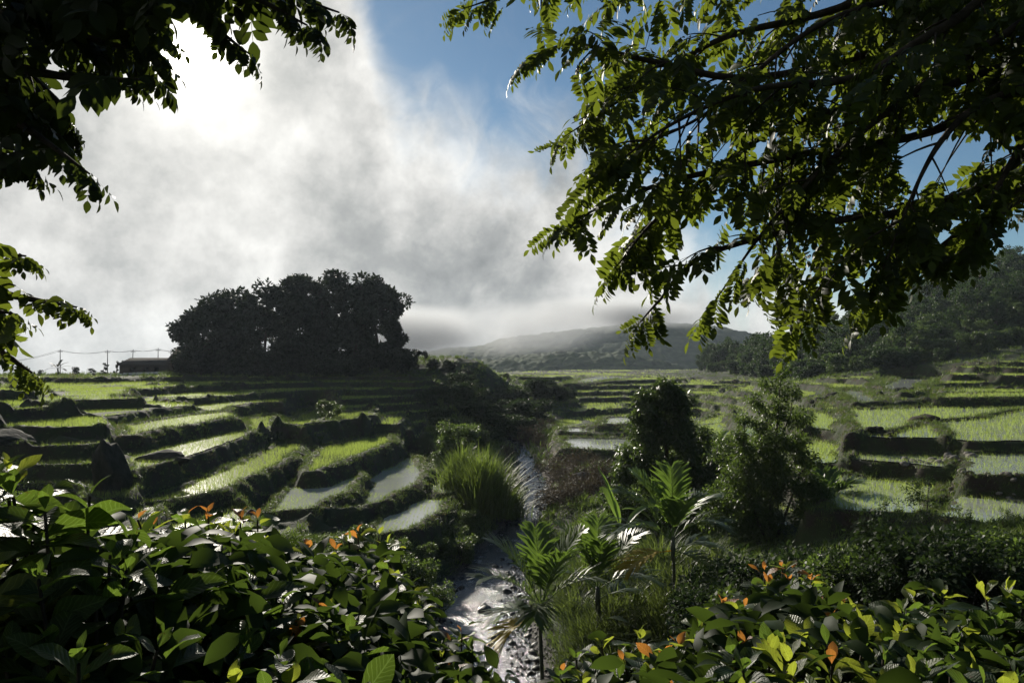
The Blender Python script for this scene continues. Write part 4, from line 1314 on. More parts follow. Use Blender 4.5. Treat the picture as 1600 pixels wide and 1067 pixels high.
scm = [scrub_meshes(530 + i) for i in range(3)]
for i in range(90):
    px = rng.uniform(795, 945); d = rng.uniform(56, 104)
    p = at(px, 700, d)
    sd = np.min(np.hypot(SPF[:, 0] - p[0], SPF[:, 1] - p[1]))
    if sd < 1.6 or (px > 862 and d > 70): continue
    o = empty('dry_shrub', (p[0], p[1], float(gz(p[0], p[1])) - 0.1), 'brown leafless shrub in the scrub where the stream comes out', 'shrub', 'brown shrubs beside the upper stream', rng.uniform(0, 6))
    s = rng.uniform(0.8, 1.8); o.scale = (s, s, s * rng.uniform(.7, 1.1))
    link('twigs', scm[i % 3][0], o); link('foliage', scm[i % 3][1], o)


# tall grasses
def grass_clump(seed, n, H, spread, mat, width=0.05, lean=0.5):
    r = np.random.default_rng(seed)
    segs = 5
    q = np.linspace(0, 1, segs + 1)
    a = r.uniform(0, 6.283, n); h = H * r.uniform(0.55, 1.1, n); ln = lean * r.uniform(.15, 1.0, n) * h
    bx, by = r.normal(0, spread, n), r.normal(0, spread, n)
    h = h * (1.05 - .30 * np.clip(np.hypot(bx, by) / (2 * spread), 0, 1)) * (1 + .35 * vnoise(bx * 1.6, by * 1.6, seed, 2)) * np.where(r.random(n) < .3, r.uniform(.35, .8, n), 1)
    ln = ln * (.6 + .8 * np.hypot(bx, by) / (2 * spread))
    a = np.where(r.random(n) < .6, np.arctan2(by, bx) + r.normal(0, .6, n), a)
    cx = bx[:, None] + np.cos(a)[:, None] * ln[:, None] * q ** 2
    cy = by[:, None] + np.sin(a)[:, None] * ln[:, None] * q ** 2
    cz = h[:, None] * (q - 0.32 * lean * q ** 3)
    wd = width * r.uniform(.6, 1.3, n)[:, None] * np.array([.7, 1, 1, .8, .5, .05])
    ox, oy = -np.sin(a)[:, None] * wd, np.cos(a)[:, None] * wd
    L_ = np.stack([cx - ox, cy - oy, cz], -1); R_ = np.stack([cx + ox, cy + oy, cz], -1)
    V = np.stack([L_, R_], 2).reshape(-1, 3)
    base = np.arange(n)[:, None] * (2 * (segs + 1)) + 2 * np.arange(segs)[None]
    F = np.stack([base, base + 1, base + 3, base + 2], -1).reshape(-1, 4)
    return mesh_np('grass_clump', V, F, mat, False)


m_napier = leaf_mat('tall_grass', (0.045, 0.070, 0.018), (0.20, 0.28, 0.045), .5, .25, .45, .5)
m_reed = leaf_mat('reed', (0.040, 0.058, 0.018), (0.14, 0.19, 0.035), .5, .3, .4, .45)
p = at(760, 812, 55); p[2] = gz(p[0], p[1]) - .1
o = link('giant_grass_clump', grass_clump(601, 2000, 5.2, .7, m_napier, .042, .45)); o.location = p
tag(o, 'tall bright green clump of giant grass beside the stream', 'grass clump')
p = at(722, 800, 58); p[2] = gz(p[0], p[1]) - .1
o = link('giant_grass_clump', grass_clump(602, 1100, 3.4, .7, m_napier, .045, .55)); o.location = p
tag(o, 'shorter clump of giant grass at the paddy side of the tallest one', 'grass clump')
p = at(792, 806, 56.5); p[2] = gz(p[0], p[1]) - .1
o = link('giant_grass_clump', grass_clump(603, 800, 3.2, .6, m_napier, .04, .7)); o.location = p
tag(o, 'low clump of giant grass drooping over the water edge', 'grass clump')
rc = [grass_clump(610 + i, 260, 2.3, .32, m_reed, .022, .75) for i in range(4)]
REED = []
for i in range(34):
    px = rng.uniform(880, 1120); d = rng.uniform(24.5, 33)
    p = at(px, 950, d)
    if np.min(np.hypot(SPF[:, 0] - p[0], SPF[:, 1] - p[1])) < 2.6: continue
    REED.append((p, rng.uniform(.7, 1.25)))
for i, (p, s) in enumerate(REED):
    o = link('reed_clump', rc[i % 4]); o.location = (p[0], p[1], float(gz(p[0], p[1])) - .1); o.scale = (s, s, s); o.rotation_euler = (0, 0, rng.uniform(0, 6))
    tag(o, 'clump of tall thin grass in the thicket around the palm stems', 'grass clump', 'tall grass clumps around the palms')


# palms
m_frond = leaf_mat('palm_frond', (0.026, 0.046, 0.013), (0.13, 0.21, 0.026), .42, .4, .3, .42)
m_frond_y = leaf_mat('yellow_frond', (0.22, 0.17, 0.02), (0.55, 0.42, 0.04), .5, .3, .3, .5)
m_pstem = plain_mat('palm_stem', (0.025, 0.032, 0.016), (0.060, 0.068, 0.038), 5, .6, .3, .02, .4)


def frond_mesh(seed, L, up, az, droop, nl=26, ll=0.55, lw=0.045, vee=0.5, mat=None, stalk=0.25):
    """arching rachis with two rows of leaflets; starts at the origin"""
    r = np.random.default_rng(seed)
    n = 14
    q = np.linspace(0, 1, n)
    el = up - droop * q ** 1.4
    ds = L / (n - 1)
    hx = np.concatenate([[0], np.cumsum(np.cos(el[:-1]) * ds)]); hz = np.concatenate([[0], np.cumsum(np.sin(el[:-1]) * ds)])
    P = np.stack([hx * math.cos(az), hx * math.sin(az), hz], -1)
    mb = MB()
    mb.tube(P, 0.022 * (1.15 - q), 5, False)
    T = np.gradient(P, axis=0); T /= np.linalg.norm(T, axis=1, keepdims=True)
    side = np.array([-math.sin(az), math.cos(az), 0.0])
    for k in range(nl):
        s = stalk + (1 - stalk) * (k + .5) / nl
        p = np.array([np.interp(s, q, P[:, j]) for j in range(3)])
        t_ = np.array([np.interp(s, q, T[:, j]) for j in range(3)])
        nrm = np.cross(t_, side); nrm *= (1 if nrm[2] > 0 or abs(up) > 1.2 else -1)
        env = math.sin(math.pi * (0.18 + 0.75 * (k + .5) / nl)) ** .7
        for sg in (-1, 1):
            l_ = ll * env * r.uniform(.85, 1.1)
            fwd = 0.85 + 0.5 * (k / nl)
            dv = t_ * fwd + sg * side * 0.9 + nrm * vee + r.normal(0, .09, 3)
            dv /= np.linalg.norm(dv)
            wv = np.cross(dv, nrm); wv /= np.linalg.norm(wv) + 1e-9
            w_ = lw * r.uniform(.8, 1.2)
            p1 = p + dv * l_ * .5 - np.array([0, 0, .02 * l_])
            p2 = p + dv * l_ - np.array([0, 0, (.16 + .12 * r.random()) * l_])
            mb.add([p - wv * w_ * .4, p + wv * w_ * .4, p1 + wv * w_, p1 - wv * w_, p2 + wv * w_ * .25, p2 - wv * w_ * .25], np.array([[0, 1, 2, 3], [3, 2, 4, 5]]))
    return mb.mesh('frond', mat or m_frond, False)


def palm(px, base_py, crown_py, d, fronds, label, seed, stem_r=.07):
    b = at(px, base_py, d); zt = at(px, crown_py, d)[2]
    b[2] = min(gz(b[0], b[1]), b[2] + .3) - .1
    H = zt - b[2]
    o = empty('areca_palm', b, label, 'palm')
    mb = MB()
    zz = np.linspace(0, H, 9)
    mb.tube(np.stack([0.04 * np.sin(zz * 1.1), 0.03 * np.cos(zz), zz], -1), stem_r * (1.15 - .35 * zz / H), 8)
    for z_ in np.arange(.3, H * .75, .22):
        mb.tube([(0.04 * math.sin(z_ * 1.1), .03 * math.cos(z_), z_ - .015), (0.04 * math.sin(z_ * 1.1), .03 * math.cos(z_), z_ + .015)], stem_r * 1.17, 8)
    link('stem', mb.mesh('stem', m_pstem), o)
    mb = MB(); mb.tube([(0, 0, H - .75), (0, 0, H - .35), (0, 0, H + .1)], [stem_r * .95, stem_r * 1.5, stem_r * .9], 8); link('crownshaft', mb.mesh('crownshaft', m_pstem), o)
    for i, (az, up, L, dr, yl) in enumerate(fronds):
        f = link('frond', frond_mesh(seed + i, L * .9, math.radians(up), math.radians(az), math.radians(dr), 24, 1.25, .050, .40, m_frond_y if yl else m_frond), o)
        f.location = (0, 0, H - .05 - (.35 if up < 30 else 0))
        if yl: f['label'] = 'yellowing frond'
    return o


palm(846, 1062, 948, 25.0, [(178, 68, 3.2, 42, 0), (5, 72, 3.2, 30, 0), (100, 78, 3.0, 30, 0), (-60, 70, 2.9, 40, 0), (205, 52, 2.9, 60, 0), (-20, 52, 2.7, 60, 0), (150, 20, 2.0, 80, 0), (-100, 40, 2.0, 90, 0), (185, -5, 1.7, 70, 1)],
     'young palm leaning over the gravel bar, nearest of three palms beside the stream', 700)
palm(934, 1000, 920, 27.0, [(170, 72, 3.0, 35, 0), (10, 66, 2.9, 45, 0), (80, 80, 2.8, 25, 0), (-90, 75, 2.6, 45, 0), (195, 45, 2.4, 70, 0), (-15, 40, 2.5, 75, 0), (30, 20, 2.2, 70, 0)],
     'middle palm of three, rising from the tall grass', 720)
palm(1052, 985, 842, 26.5, [(176, 58, 2.9, 45, 0), (155, 70, 3.0, 30, 0), (80, 84, 2.9, 25, 0), (25, 62, 2.5, 60, 0), (-20, 50, 2.2, 85, 0), (-80, 72, 2.4, 60, 0), (190, 35, 2.6, 70, 0), (5, 25, 1.9, 80, 0), (200, 0, 2.0, 40, 1), (-10, -10, 1.5, 60, 0)],
     'tallest palm with a bare thin stem and one yellowing frond', 740, .06)
palm(1300, 800, 780, 36, [(178, 50, 1.6, 60, 0), (5, 55, 1.7, 60, 0), (100, 75, 1.6, 40, 0), (-60, 60, 1.5, 60, 0), (200, 25, 1.5, 60, 0), (-25, 30, 1.5, 60, 0)], 'small palm at the edge of the right paddy behind the bushy tree', 760, .05)
pp_ = at(90, 588, 148); pp_[2] = gz(pp_[0], pp_[1])
o = empty('coconut_palm', pp_, 'tiny dark palm on the left skyline under the wires', 'palm')
Hc = at(90, 576, 148)[2] - pp_[2]
mb = MB(); mb.tube([(0, 0, -.2), (.1, 0, Hc * .5), (0, 0, Hc)], [.2, .17, .14], 7); link('stem', mb.mesh('stem', m_pstem), o)
for i, (az, up) in enumerate([(175, 48), (150, 30), (8, 52), (30, 30), (90, 70), (-60, 40), (200, 10), (-20, 10)]):
    f = link('frond', frond_mesh(780 + i, 2.4, math.radians(up), math.radians(az), math.radians(50), 14, .5, .07, .2, m_leaf_grove), o); f.location = (0, 0, Hc)

# banana plants
m_banana = leaf_mat('banana_leaf', (0.050, 0.085, 0.020), (0.22, 0.34, 0.045), .34, .5, .25, .5)


def banana_leaf(seed, L, W, up, az, droop, fold=.35):
    r = np.random.default_rng(seed)
    n = 13
    q = np.linspace(0, 1, n)
    el = up - droop * q ** 1.6
    ds = L / (n - 1)
    hx = np.concatenate([[0], np.cumsum(np.cos(el[:-1]) * ds)]); hz = np.concatenate([[0], np.cumsum(np.sin(el[:-1]) * ds)])
    P = np.stack([hx * math.cos(az), hx * math.sin(az), hz], -1)
    T = np.gradient(P, axis=0); T /= np.linalg.norm(T, axis=1, keepdims=True)
    side = np.array([-math.sin(az), math.cos(az), 0.0])
    nrm = np.cross(T, side); nrm *= np.sign(nrm[:, 2:3] + 1e-6)
    w_ = W * np.clip(np.sin(np.pi * np.clip((q - .16) / .86, 0, 1)) ** .55, 0.02, 1)
    cols = []
    for c in (-1, -.5, 0, .5, 1):
        cols.append(P + side * (c * w_ * math.cos(fold))[:, None] + nrm * (abs(c) * w_ * math.sin(fold) + r.normal(0, .015, n) * abs(c))[:, None])
    V = np.stack(cols, 1).reshape(-1, 3)
    i = np.arange(n - 1)[:, None] * 5 + np.arange(4)[None]
    F = np.stack([i, i + 1, i + 6, i + 5], -1).reshape(-1, 4)
    mb = MB(); mb.add(V, F); mb.tube(P - nrm * .012, .028 * (1.1 - q), 5, False)
    return mb.mesh('leaf', m_banana)


def banana(px, py, d, leaves, stem_h, label, seed):
    b = at(px, py, d); b[2] = gz(b[0], b[1]) - .1
    o = empty('banana_plant', b, label, 'banana plant')
    mb = MB(); mb.tube([(0, 0, 0), (.03, 0, stem_h * .5), (0, 0, stem_h)], [.14, .12, .08], 9); link('stem', mb.mesh('stem', m_pstem), o)
    for i, (az, up, L, W, dr) in enumerate(leaves):
        f = link('leaf', banana_leaf(seed + i, L, W, math.radians(up), math.radians(az), math.radians(dr)), o); f.location = (0, 0, stem_h - .05)
    return o


banana(972, 815, 38, [(170, 76, 3.6, .30, 18), (120, 65, 2.8, .30, 40), (20, 55, 2.6, .30, 70), (-30, 40, 2.2, .28, 80), (200, 40, 2.4, .28, 80)], 1.7, 'banana plant with one tall upright leaf behind the palms', 800)
banana(945, 850, 36, [(175, 50, 1.8, .28, 80), (120, 60, 1.8, .25, 60), (40, 40, 1.5, .25, 70), (-60, 45, 1.7, .25, 90)], .9, 'low bright banana plant at the foot of the upright-leaved one', 810)
banana(1112, 780, 47, [(40, 55, 2.6, .32, 35), (150, 60, 2.4, .3, 60), (-30, 45, 2.2, .28, 70)], 3.0, 'banana plant showing pale leaves between the vine tree and bushy tree', 820)
banana(1025, 835, 42, [(160, 45, 2.2, .3, 70), (20, 50, 2.2, .3, 80), (90, 70, 2.0, .28, 40)], 1.1, 'banana plant in the shade under the vine-draped tree', 830)

# weeds and shrubs of the right slope; most have shade painted into dark leaves
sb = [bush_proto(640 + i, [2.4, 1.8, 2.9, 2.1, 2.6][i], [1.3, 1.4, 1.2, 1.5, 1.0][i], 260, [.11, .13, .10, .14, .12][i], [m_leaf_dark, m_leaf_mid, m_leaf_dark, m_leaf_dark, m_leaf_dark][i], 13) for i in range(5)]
sl = 0
for i in range(120):
    px = rng.uniform(1085, 1720); d = rng.uniform(15.5, 31)
    if px < 1250 and d < 20: continue
    if px > 1330 and d > 28: continue
    p = at(px, 900, d); z = float(gz(p[0], p[1]))
    Hs = [2.4, 1.8, 2.9, 2.1, 2.6][i % 5]
    lim = np.interp(px, [1085, 1250, 1330, 1420, 1600, 1720], [880, 850, 835, 820, 815, 815]) + rng.uniform(0, 45)
    s = min(1.15, (CAM_Z - z - d * (lim - 566) / F_PX) / Hs)
    if s < .22: continue
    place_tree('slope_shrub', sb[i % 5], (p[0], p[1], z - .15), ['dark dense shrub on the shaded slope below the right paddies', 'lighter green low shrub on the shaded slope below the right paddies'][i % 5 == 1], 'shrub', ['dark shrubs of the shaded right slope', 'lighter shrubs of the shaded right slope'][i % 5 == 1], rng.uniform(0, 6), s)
    sl += 1
thin_ms = tree_meshes(650, 3.4, 1.0, 0.12, 16, 55, .12, m_leaf_mid, m_bark, 0.9, .03, 'round', 3)
for i, (px, d, top, lab) in enumerate([(1445, 27.0, 742, 'tall thin shrub rising in front of the stony paddy bank'), (1395, 27.5, 775, 'thin shrub left of the tallest one on the right slope'), (1500, 25, 785, 'thin shrub standing before the lowest right paddy'), (1570, 24, 790, 'thin shrub before the lowest right paddy, near the picture edge')]):
    p = at(px, 850, d); z = float(gz(p[0], p[1])) - .15
    s = (CAM_Z - z - d * (top - 566) / F_PX) / 3.4
    place_tree('tall_shrub', thin_ms, (p[0], p[1], z), lab, 'shrub', None, i, s, s)


# ------------------------------------------------------------------ stones
def stone_mesh(seed, sub=2, rough=.25, flat=.75):
    import bmesh
    bm = bmesh.new()
    bmesh.ops.create_icosphere(bm, subdivisions=sub, radius=1.0)
    V = np.array([v.co[:] for v in bm.verts])
    F = np.array([[v.index for v in f.verts] for f in bm.faces])
    bm.free()
    r = np.random.default_rng(seed)
    o = r.uniform(0, 50)
    nse = vnoise(V[:, 0] * 1.1 + o, V[:, 1] * 1.1 + V[:, 2] * 1.7, seed, 3)
    # flatten against random planes for facets
    n2 = vnoise(V[:, 0] * 3.1 + o + V[:, 2] * 2.2, V[:, 1] * 3.1 - V[:, 2] * 1.3, seed + 7, 3)
    V = V * (1 + rough * nse + (.16 if sub > 2 else .08) * n2)[:, None]
    for k in range(9):
        nrm = rand_dirs(1, r)[0]; h = r.uniform(.62, .9)
        dd = V @ nrm
        V = V - np.where(dd > h, (dd - h) * .85, 0)[:, None] * nrm
    V[:, 2] *= flat
    return V, F


m_rock = plain_mat('dark_rock', (0.012, 0.015, 0.007), (0.050, 0.048, 0.036), 3.5, .9, 1.0, .10, .15)
m_stone = plain_mat('terrace_stone', (0.06, 0.054, 0.046), (0.20, 0.185, 0.16), 2.2, .85, .7, .04)
m_wet = plain_mat('wet_stone', (0.008, 0.008, 0.008), (0.030, 0.028, 0.026), 2.5, .5, .6, .03, .25)
m_clod = plain_mat('earth_clod', (0.016, 0.013, 0.010), (0.055, 0.043, 0.030), 2.5, .95, .9, .08)


def stone(name, V, F, mat, loc, size, label, cat='stone', group=None, seed=0, sc=(1, 1, 1)):
    r = np.random.default_rng(seed)
    o = link(name, mesh_np(name, V, F, mat, False))
    o.location = loc; o.rotation_euler = (r.uniform(-.2, .2), r.uniform(-.2, .2), r.uniform(0, 6.28))
    o.scale = (size * sc[0], size * sc[1], size * sc[2])
    return tag(o, label, cat, group)


for k, (px, py, d, sz, sc, lab) in enumerate([
        (172, 800, 38, 1.0, (.95, .9, 2.3), 'tall dark upright boulder on the bank behind the big glossy leaves'),
        (18, 695, 44, 1.15, (1.2, 1, .9), 'broad dark rock at the left edge among the terraces'), (-10, 640, 46, .8, (.9, .9, 1.7), 'dark upright rock cut by the left picture edge'),
        (60, 770, 37, 1.1, (1.6, 1, .8), 'low dark rock beside the pale feathery bush'), (250, 762, 45, .9, (1.7, 1, .7), 'dark rock in the bank right of the upright boulder')]):
    V, F = stone_mesh(900 + k, 4, .45)
    p = at(px, py, d); p[2] = gz(p[0], p[1]) + sz * sc[2] * .25
    stone('boulder', V, F, m_rock, p, sz, lab, 'boulder', None, k, sc)
V, F = stone_mesh(911, 3, .3, .6)
p = at(1443, 656, 54); p[2] = 8.55 + .15
stone('earth_mound', V, F, m_clod, p, 1.05, 'isolated dark mound of earth in the wide right paddy', 'mound', None, 3, (1.25, .8, .75))
smesh = [stone_mesh(920 + k, 2, .3, .8) for k in range(6)]
smd = [mesh_np('stone', V, F, m_stone, False) for V, F in smesh]
smr = [mesh_np('stone', V, F, m_rock, False) for V, F in smesh]
smw = [mesh_np('stone', V, F, m_wet, False) for V, F in smesh]


def many(name, mlist, px0, px1, py0, py1, d0, d1, n, s0, s1, label, group, cat='stone'):
    for i in range(n):
        q = rng.random()
        px = px0 + (px1 - px0) * q + rng.normal(0, 3); d = d0 + (d1 - d0) * q + rng.normal(0, .5); py = py0 + (py1 - py0) * q
        p = at(px, py, d)
        o = link(name, mlist[int(rng.integers(0, 6))])
        s = rng.uniform(s0, s1)
        o.location = (p[0], p[1], float(gz(p[0], p[1])) + s * .25)
        o.rotation_euler = (rng.uniform(-.4, .4), rng.uniform(-.4, .4), rng.uniform(0, 6.28)); o.scale = (s, s * rng.uniform(.7, 1.1), s * rng.uniform(.6, .9))
        tag(o, label, cat, group)


many('bank_stone', smd, 1405, 1530, 700, 708, 40.6, 39.9, 46, .10, .34, 'rough stone in the broken bank below the wide right paddy', 'stones of the bank under the wide paddy')
many('bank_stone', smr, 1290, 1400, 700, 720, 47, 45, 22, .15, .42, 'dark stone in the bank between bushy tree and broken bank', 'stones of the bank by the bushy tree')
many('bank_stone', smd, 1470, 1625, 745, 755, 35.0, 31.4, 44, .08, .22, 'stone in the low wall of the nearest right paddy', 'stones of the nearest right wall')
many('bank_stone', smr, 1265, 1310, 622, 626, 88, 86, 10, .3, .7, 'dark stone heap by the flooded far right paddies', 'stones by the flooded right paddies')
many('bank_stone', smr, 1380, 1425, 612, 622, 85, 84, 10, .25, .6, 'dark stone in the heap between the two flooded right paddies', 'stones between the flooded right paddies')
many('bank_stone', smd, 1440, 1530, 612, 618, 84, 82, 16, .2, .5, 'stone in the far right bank under the brown patch', 'stones of the far right bank')
many('bank_stone', smd, 1270, 1300, 760, 800, 41, 37, 14, .12, .32, 'stone spilled at the field corner behind the bushy tree', 'stones behind the bushy tree')
many('bank_stone', smr, 1560, 1620, 600, 600, 96, 96, 12, .3, .8, 'dark stone on the highest right bank', 'stones of the highest right bank')


def along_stream(n, mlist, q0, q1, off0, off1, s0, s1, label, group, name='stream_stone'):
    for i in range(n):
        q = rng.uniform(q0, q1); k = int(q * (len(SPF) - 1))
        of = rng.uniform(off0, off1) * SPF[k, 3]
        x, y = SPF[k, 0] + nr[k, 0] * of, SPF[k, 1] + nr[k, 1] * of
        s = s0 + (s1 - s0) * rng.random() ** 2.2
        o = link(name, mlist[int(rng.integers(0, 6))])
        o.location = (x, y, SPF[k, 2] - .14 + s * .12)
        o.rotation_euler = (rng.uniform(-.4, .4), rng.uniform(-.4, .4), rng.uniform(0, 6.28)); o.scale = (s, s * rng.uniform(.7, 1.1), s * .8)
        tag(o, label, 'stone', group)


along_stream(70, smw, .18, .62, -1.0, 1.05, .05, .26, 'dark wet stone lying in the shallow stream', 'wet stones in the stream')
along_stream(60, smw, .17, .42, .45, 1.15, .08, .34, 'dark wet stone on the gravel bar beside the nearest palm', 'stones of the gravel bar')
along_stream(24, smr, .6, .9, -1.4, 1.5, .12, .4, 'stone at the upper stream below the brown shrubs', 'stones of the upper stream')
p = at(757, 958, 37.5)
V, F = stone_mesh(955, 3, .3, .8)
stone('boulder', V, F, m_wet, (p[0], p[1], gz(p[0], p[1]) + .2), .42, 'round dark boulder in midstream, biggest in the water', 'boulder', None, 9)
V, F = stone_mesh(956, 3, .3, .5)
p = at(905, 745, 66); p[2] = gz(p[0], p[1]) + .2
stone('boulder', V, F, m_stone, p, .8, 'pale flat boulder beside the upper stream in the brown scrub', 'boulder', None, 5)
# debris and gravel too fine to count
k = rng.integers(int(.14 * 259), int(.46 * 259), 5200)
of = np.where(rng.random(5200) < .7, rng.uniform(.55, 1.35, 5200), rng.uniform(-1.3, -.75, 5200)) * SPF[k, 3]
jx = rng.normal(0, .15, (5200, 2))
P = np.stack([SPF[k, 0] + nr[k, 0] * of + jx[:, 0], SPF[k, 1] + nr[k, 1] * of + jx[:, 1], SPF[k, 2] - .13], -1)
P[:, 2] = np.maximum(P[:, 2], gz(P[:, 0], P[:, 1]) - .01)
peb = proto_coll('gravel', [mesh_np('pebble', *stone_mesh(960 + i, 1, .25, .7), [m_wet, m_wet, m_clod, m_rock][i], False) for i in range(4)])
s_ = .02 + .08 * rng.random(5200) ** 2
scatter('stream_gravel', P, rng.uniform(0, 6.28, 5200), rng.normal(0, .4, (5200, 2)), np.stack([s_, s_, s_], -1), peb, 'wet gravel and debris along the stream bar')


# ------------------------------------------------------------------ close plants
def proj(P):
    """pixel of the photograph where a point shows"""
    P = np.asarray(P, float)
    c, s = math.cos(PITCH), math.sin(PITCH)
    q = P - np.array([0, 0, CAM_Z])
    f = q[..., 1] * c + q[..., 2] * s
    u = -q[..., 1] * s + q[..., 2] * c
    return 800 + F_PX * q[..., 0] / f, 533.5 - F_PX * u / f, f


def in_poly(x, y, poly):
    ins = np.zeros(np.shape(x), bool)
    n = len(poly)
    for i in range(n):
        (ax, ay), (bx, by) = poly[i], poly[(i + 1) % n]
        ins ^= ((ay > y) != (by > y)) & (x < (bx - ax) * (y - ay) / (by - ay + 1e-12) + ax)
    return ins


def broad_leaf(seed, L, W, fold, droop, wave, shape='ovate', segs=7, nc=5):
    """one big leaf: curved grid with uv, base at the origin, pointing along +Y"""
    r = np.random.default_rng(seed)
    q = np.linspace(0, 1, segs + 1)
    if shape == 'ovate':
        wd = np.sin(np.pi * q ** 0.82) ** 0.85
    else:
        wd = np.sin(np.pi * q ** 1.25) ** 0.85
    wd = wd * W * (1 + 0.04 * r.normal(0, 1, segs + 1))
    wd[0] = W * 0.05; wd[-1] = W * 0.015
    cols = np.array([-1, -.55, 0, .55, 1]) if nc == 5 else np.array([-1, 0, 1])
    ang = -droop * q
    ds = L / segs
    y = np.concatenate([[0], np.cumsum(np.cos(ang[:-1]) * ds)]); z = np.concatenate([[0], np.cumsum(np.sin(ang[:-1]) * ds)])
    twist = r.normal(0, .25) * q
    V, UV = [], []
    ph = r.uniform(0, 6)
    for i in range(segs + 1):
        for c in cols:
            x = c * wd[i] / 2 * math.cos(fold)
            h = abs(c) * wd[i] / 2 * math.sin(fold) + wave * L * math.sin(q[i] * 9 + ph + (2 if c > 0 else 0)) * abs(c) ** 1.5 * math.sin(math.pi * q[i])
            h += c * wd[i] / 2 * math.sin(twist[i])
            V.append((x, y[i] - h * math.sin(ang[i]) * 0.6, z[i] + h * math.cos(ang[i])))
            UV.append((0.5 + c * 0.5 * wd[i] / W, q[i]))
    i = np.arange(segs)[:, None] * nc + np.arange(nc - 1)[None]
    F = np.stack([i, i + 1, i + nc + 1, i + nc], -1).reshape(-1, 4)
    # leaf stalk
    V = np.array(V)
    st = np.array([[-.006, -.035 * 1, 0], [.006, -.035, 0], [.006, .02, 0.002], [-.006, .02, 0.002]])
    n0 = len(V)
    V = np.concatenate([V, st]); UV = np.concatenate([np.array(UV), np.full((4, 2), .5)])
    return V, [np.concatenate([F, [[n0, n0 + 1, n0 + 2, n0 + 3]]])], UV


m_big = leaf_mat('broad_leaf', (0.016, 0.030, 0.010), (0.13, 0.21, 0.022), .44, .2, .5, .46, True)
m_big_y = leaf_mat('young_leaf', (0.045, 0.058, 0.014), (0.34, 0.40, 0.035), .42, .45, .3, .5, True)  # yellow-green of young leaves, also standing in for sunlit ones on the right
m_big_o = leaf_mat('new_reddish_leaf', (0.16, 0.060, 0.016), (0.48, 0.20, 0.035), .42, .4, .3, .5, True)
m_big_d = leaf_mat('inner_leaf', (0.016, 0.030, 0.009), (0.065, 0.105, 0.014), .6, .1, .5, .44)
m_stem = plain_mat('shrub_stem', (0.018, 0.014, 0.010), (0.060, 0.048, 0.032), 20, .8, .4, .01)

BL = [broad_leaf(1000 + i, 1.0, [.50, .56, .46, .52, .60, .48][i], [.22, .35, .15, .45, .3, .1][i], [.7, 1.0, .5, 1.2, .8, .35][i], [.03, .05, .02, .04, .05, .03][i], ['ovate', 'obovate', 'obovate', 'ovate', 'ovate', 'obovate'][i]) for i in range(6)]
BLM = {m.name: [mesh_np('leaf', V, F, m, True, uv=UV) for V, F, UV in BL] for m in (m_big, m_big_y, m_big_o)}
BLD = [broad_leaf(1010 + i, 1.0, .5, .25, .8, .03, 'ovate', 5, 3) for i in range(3)]


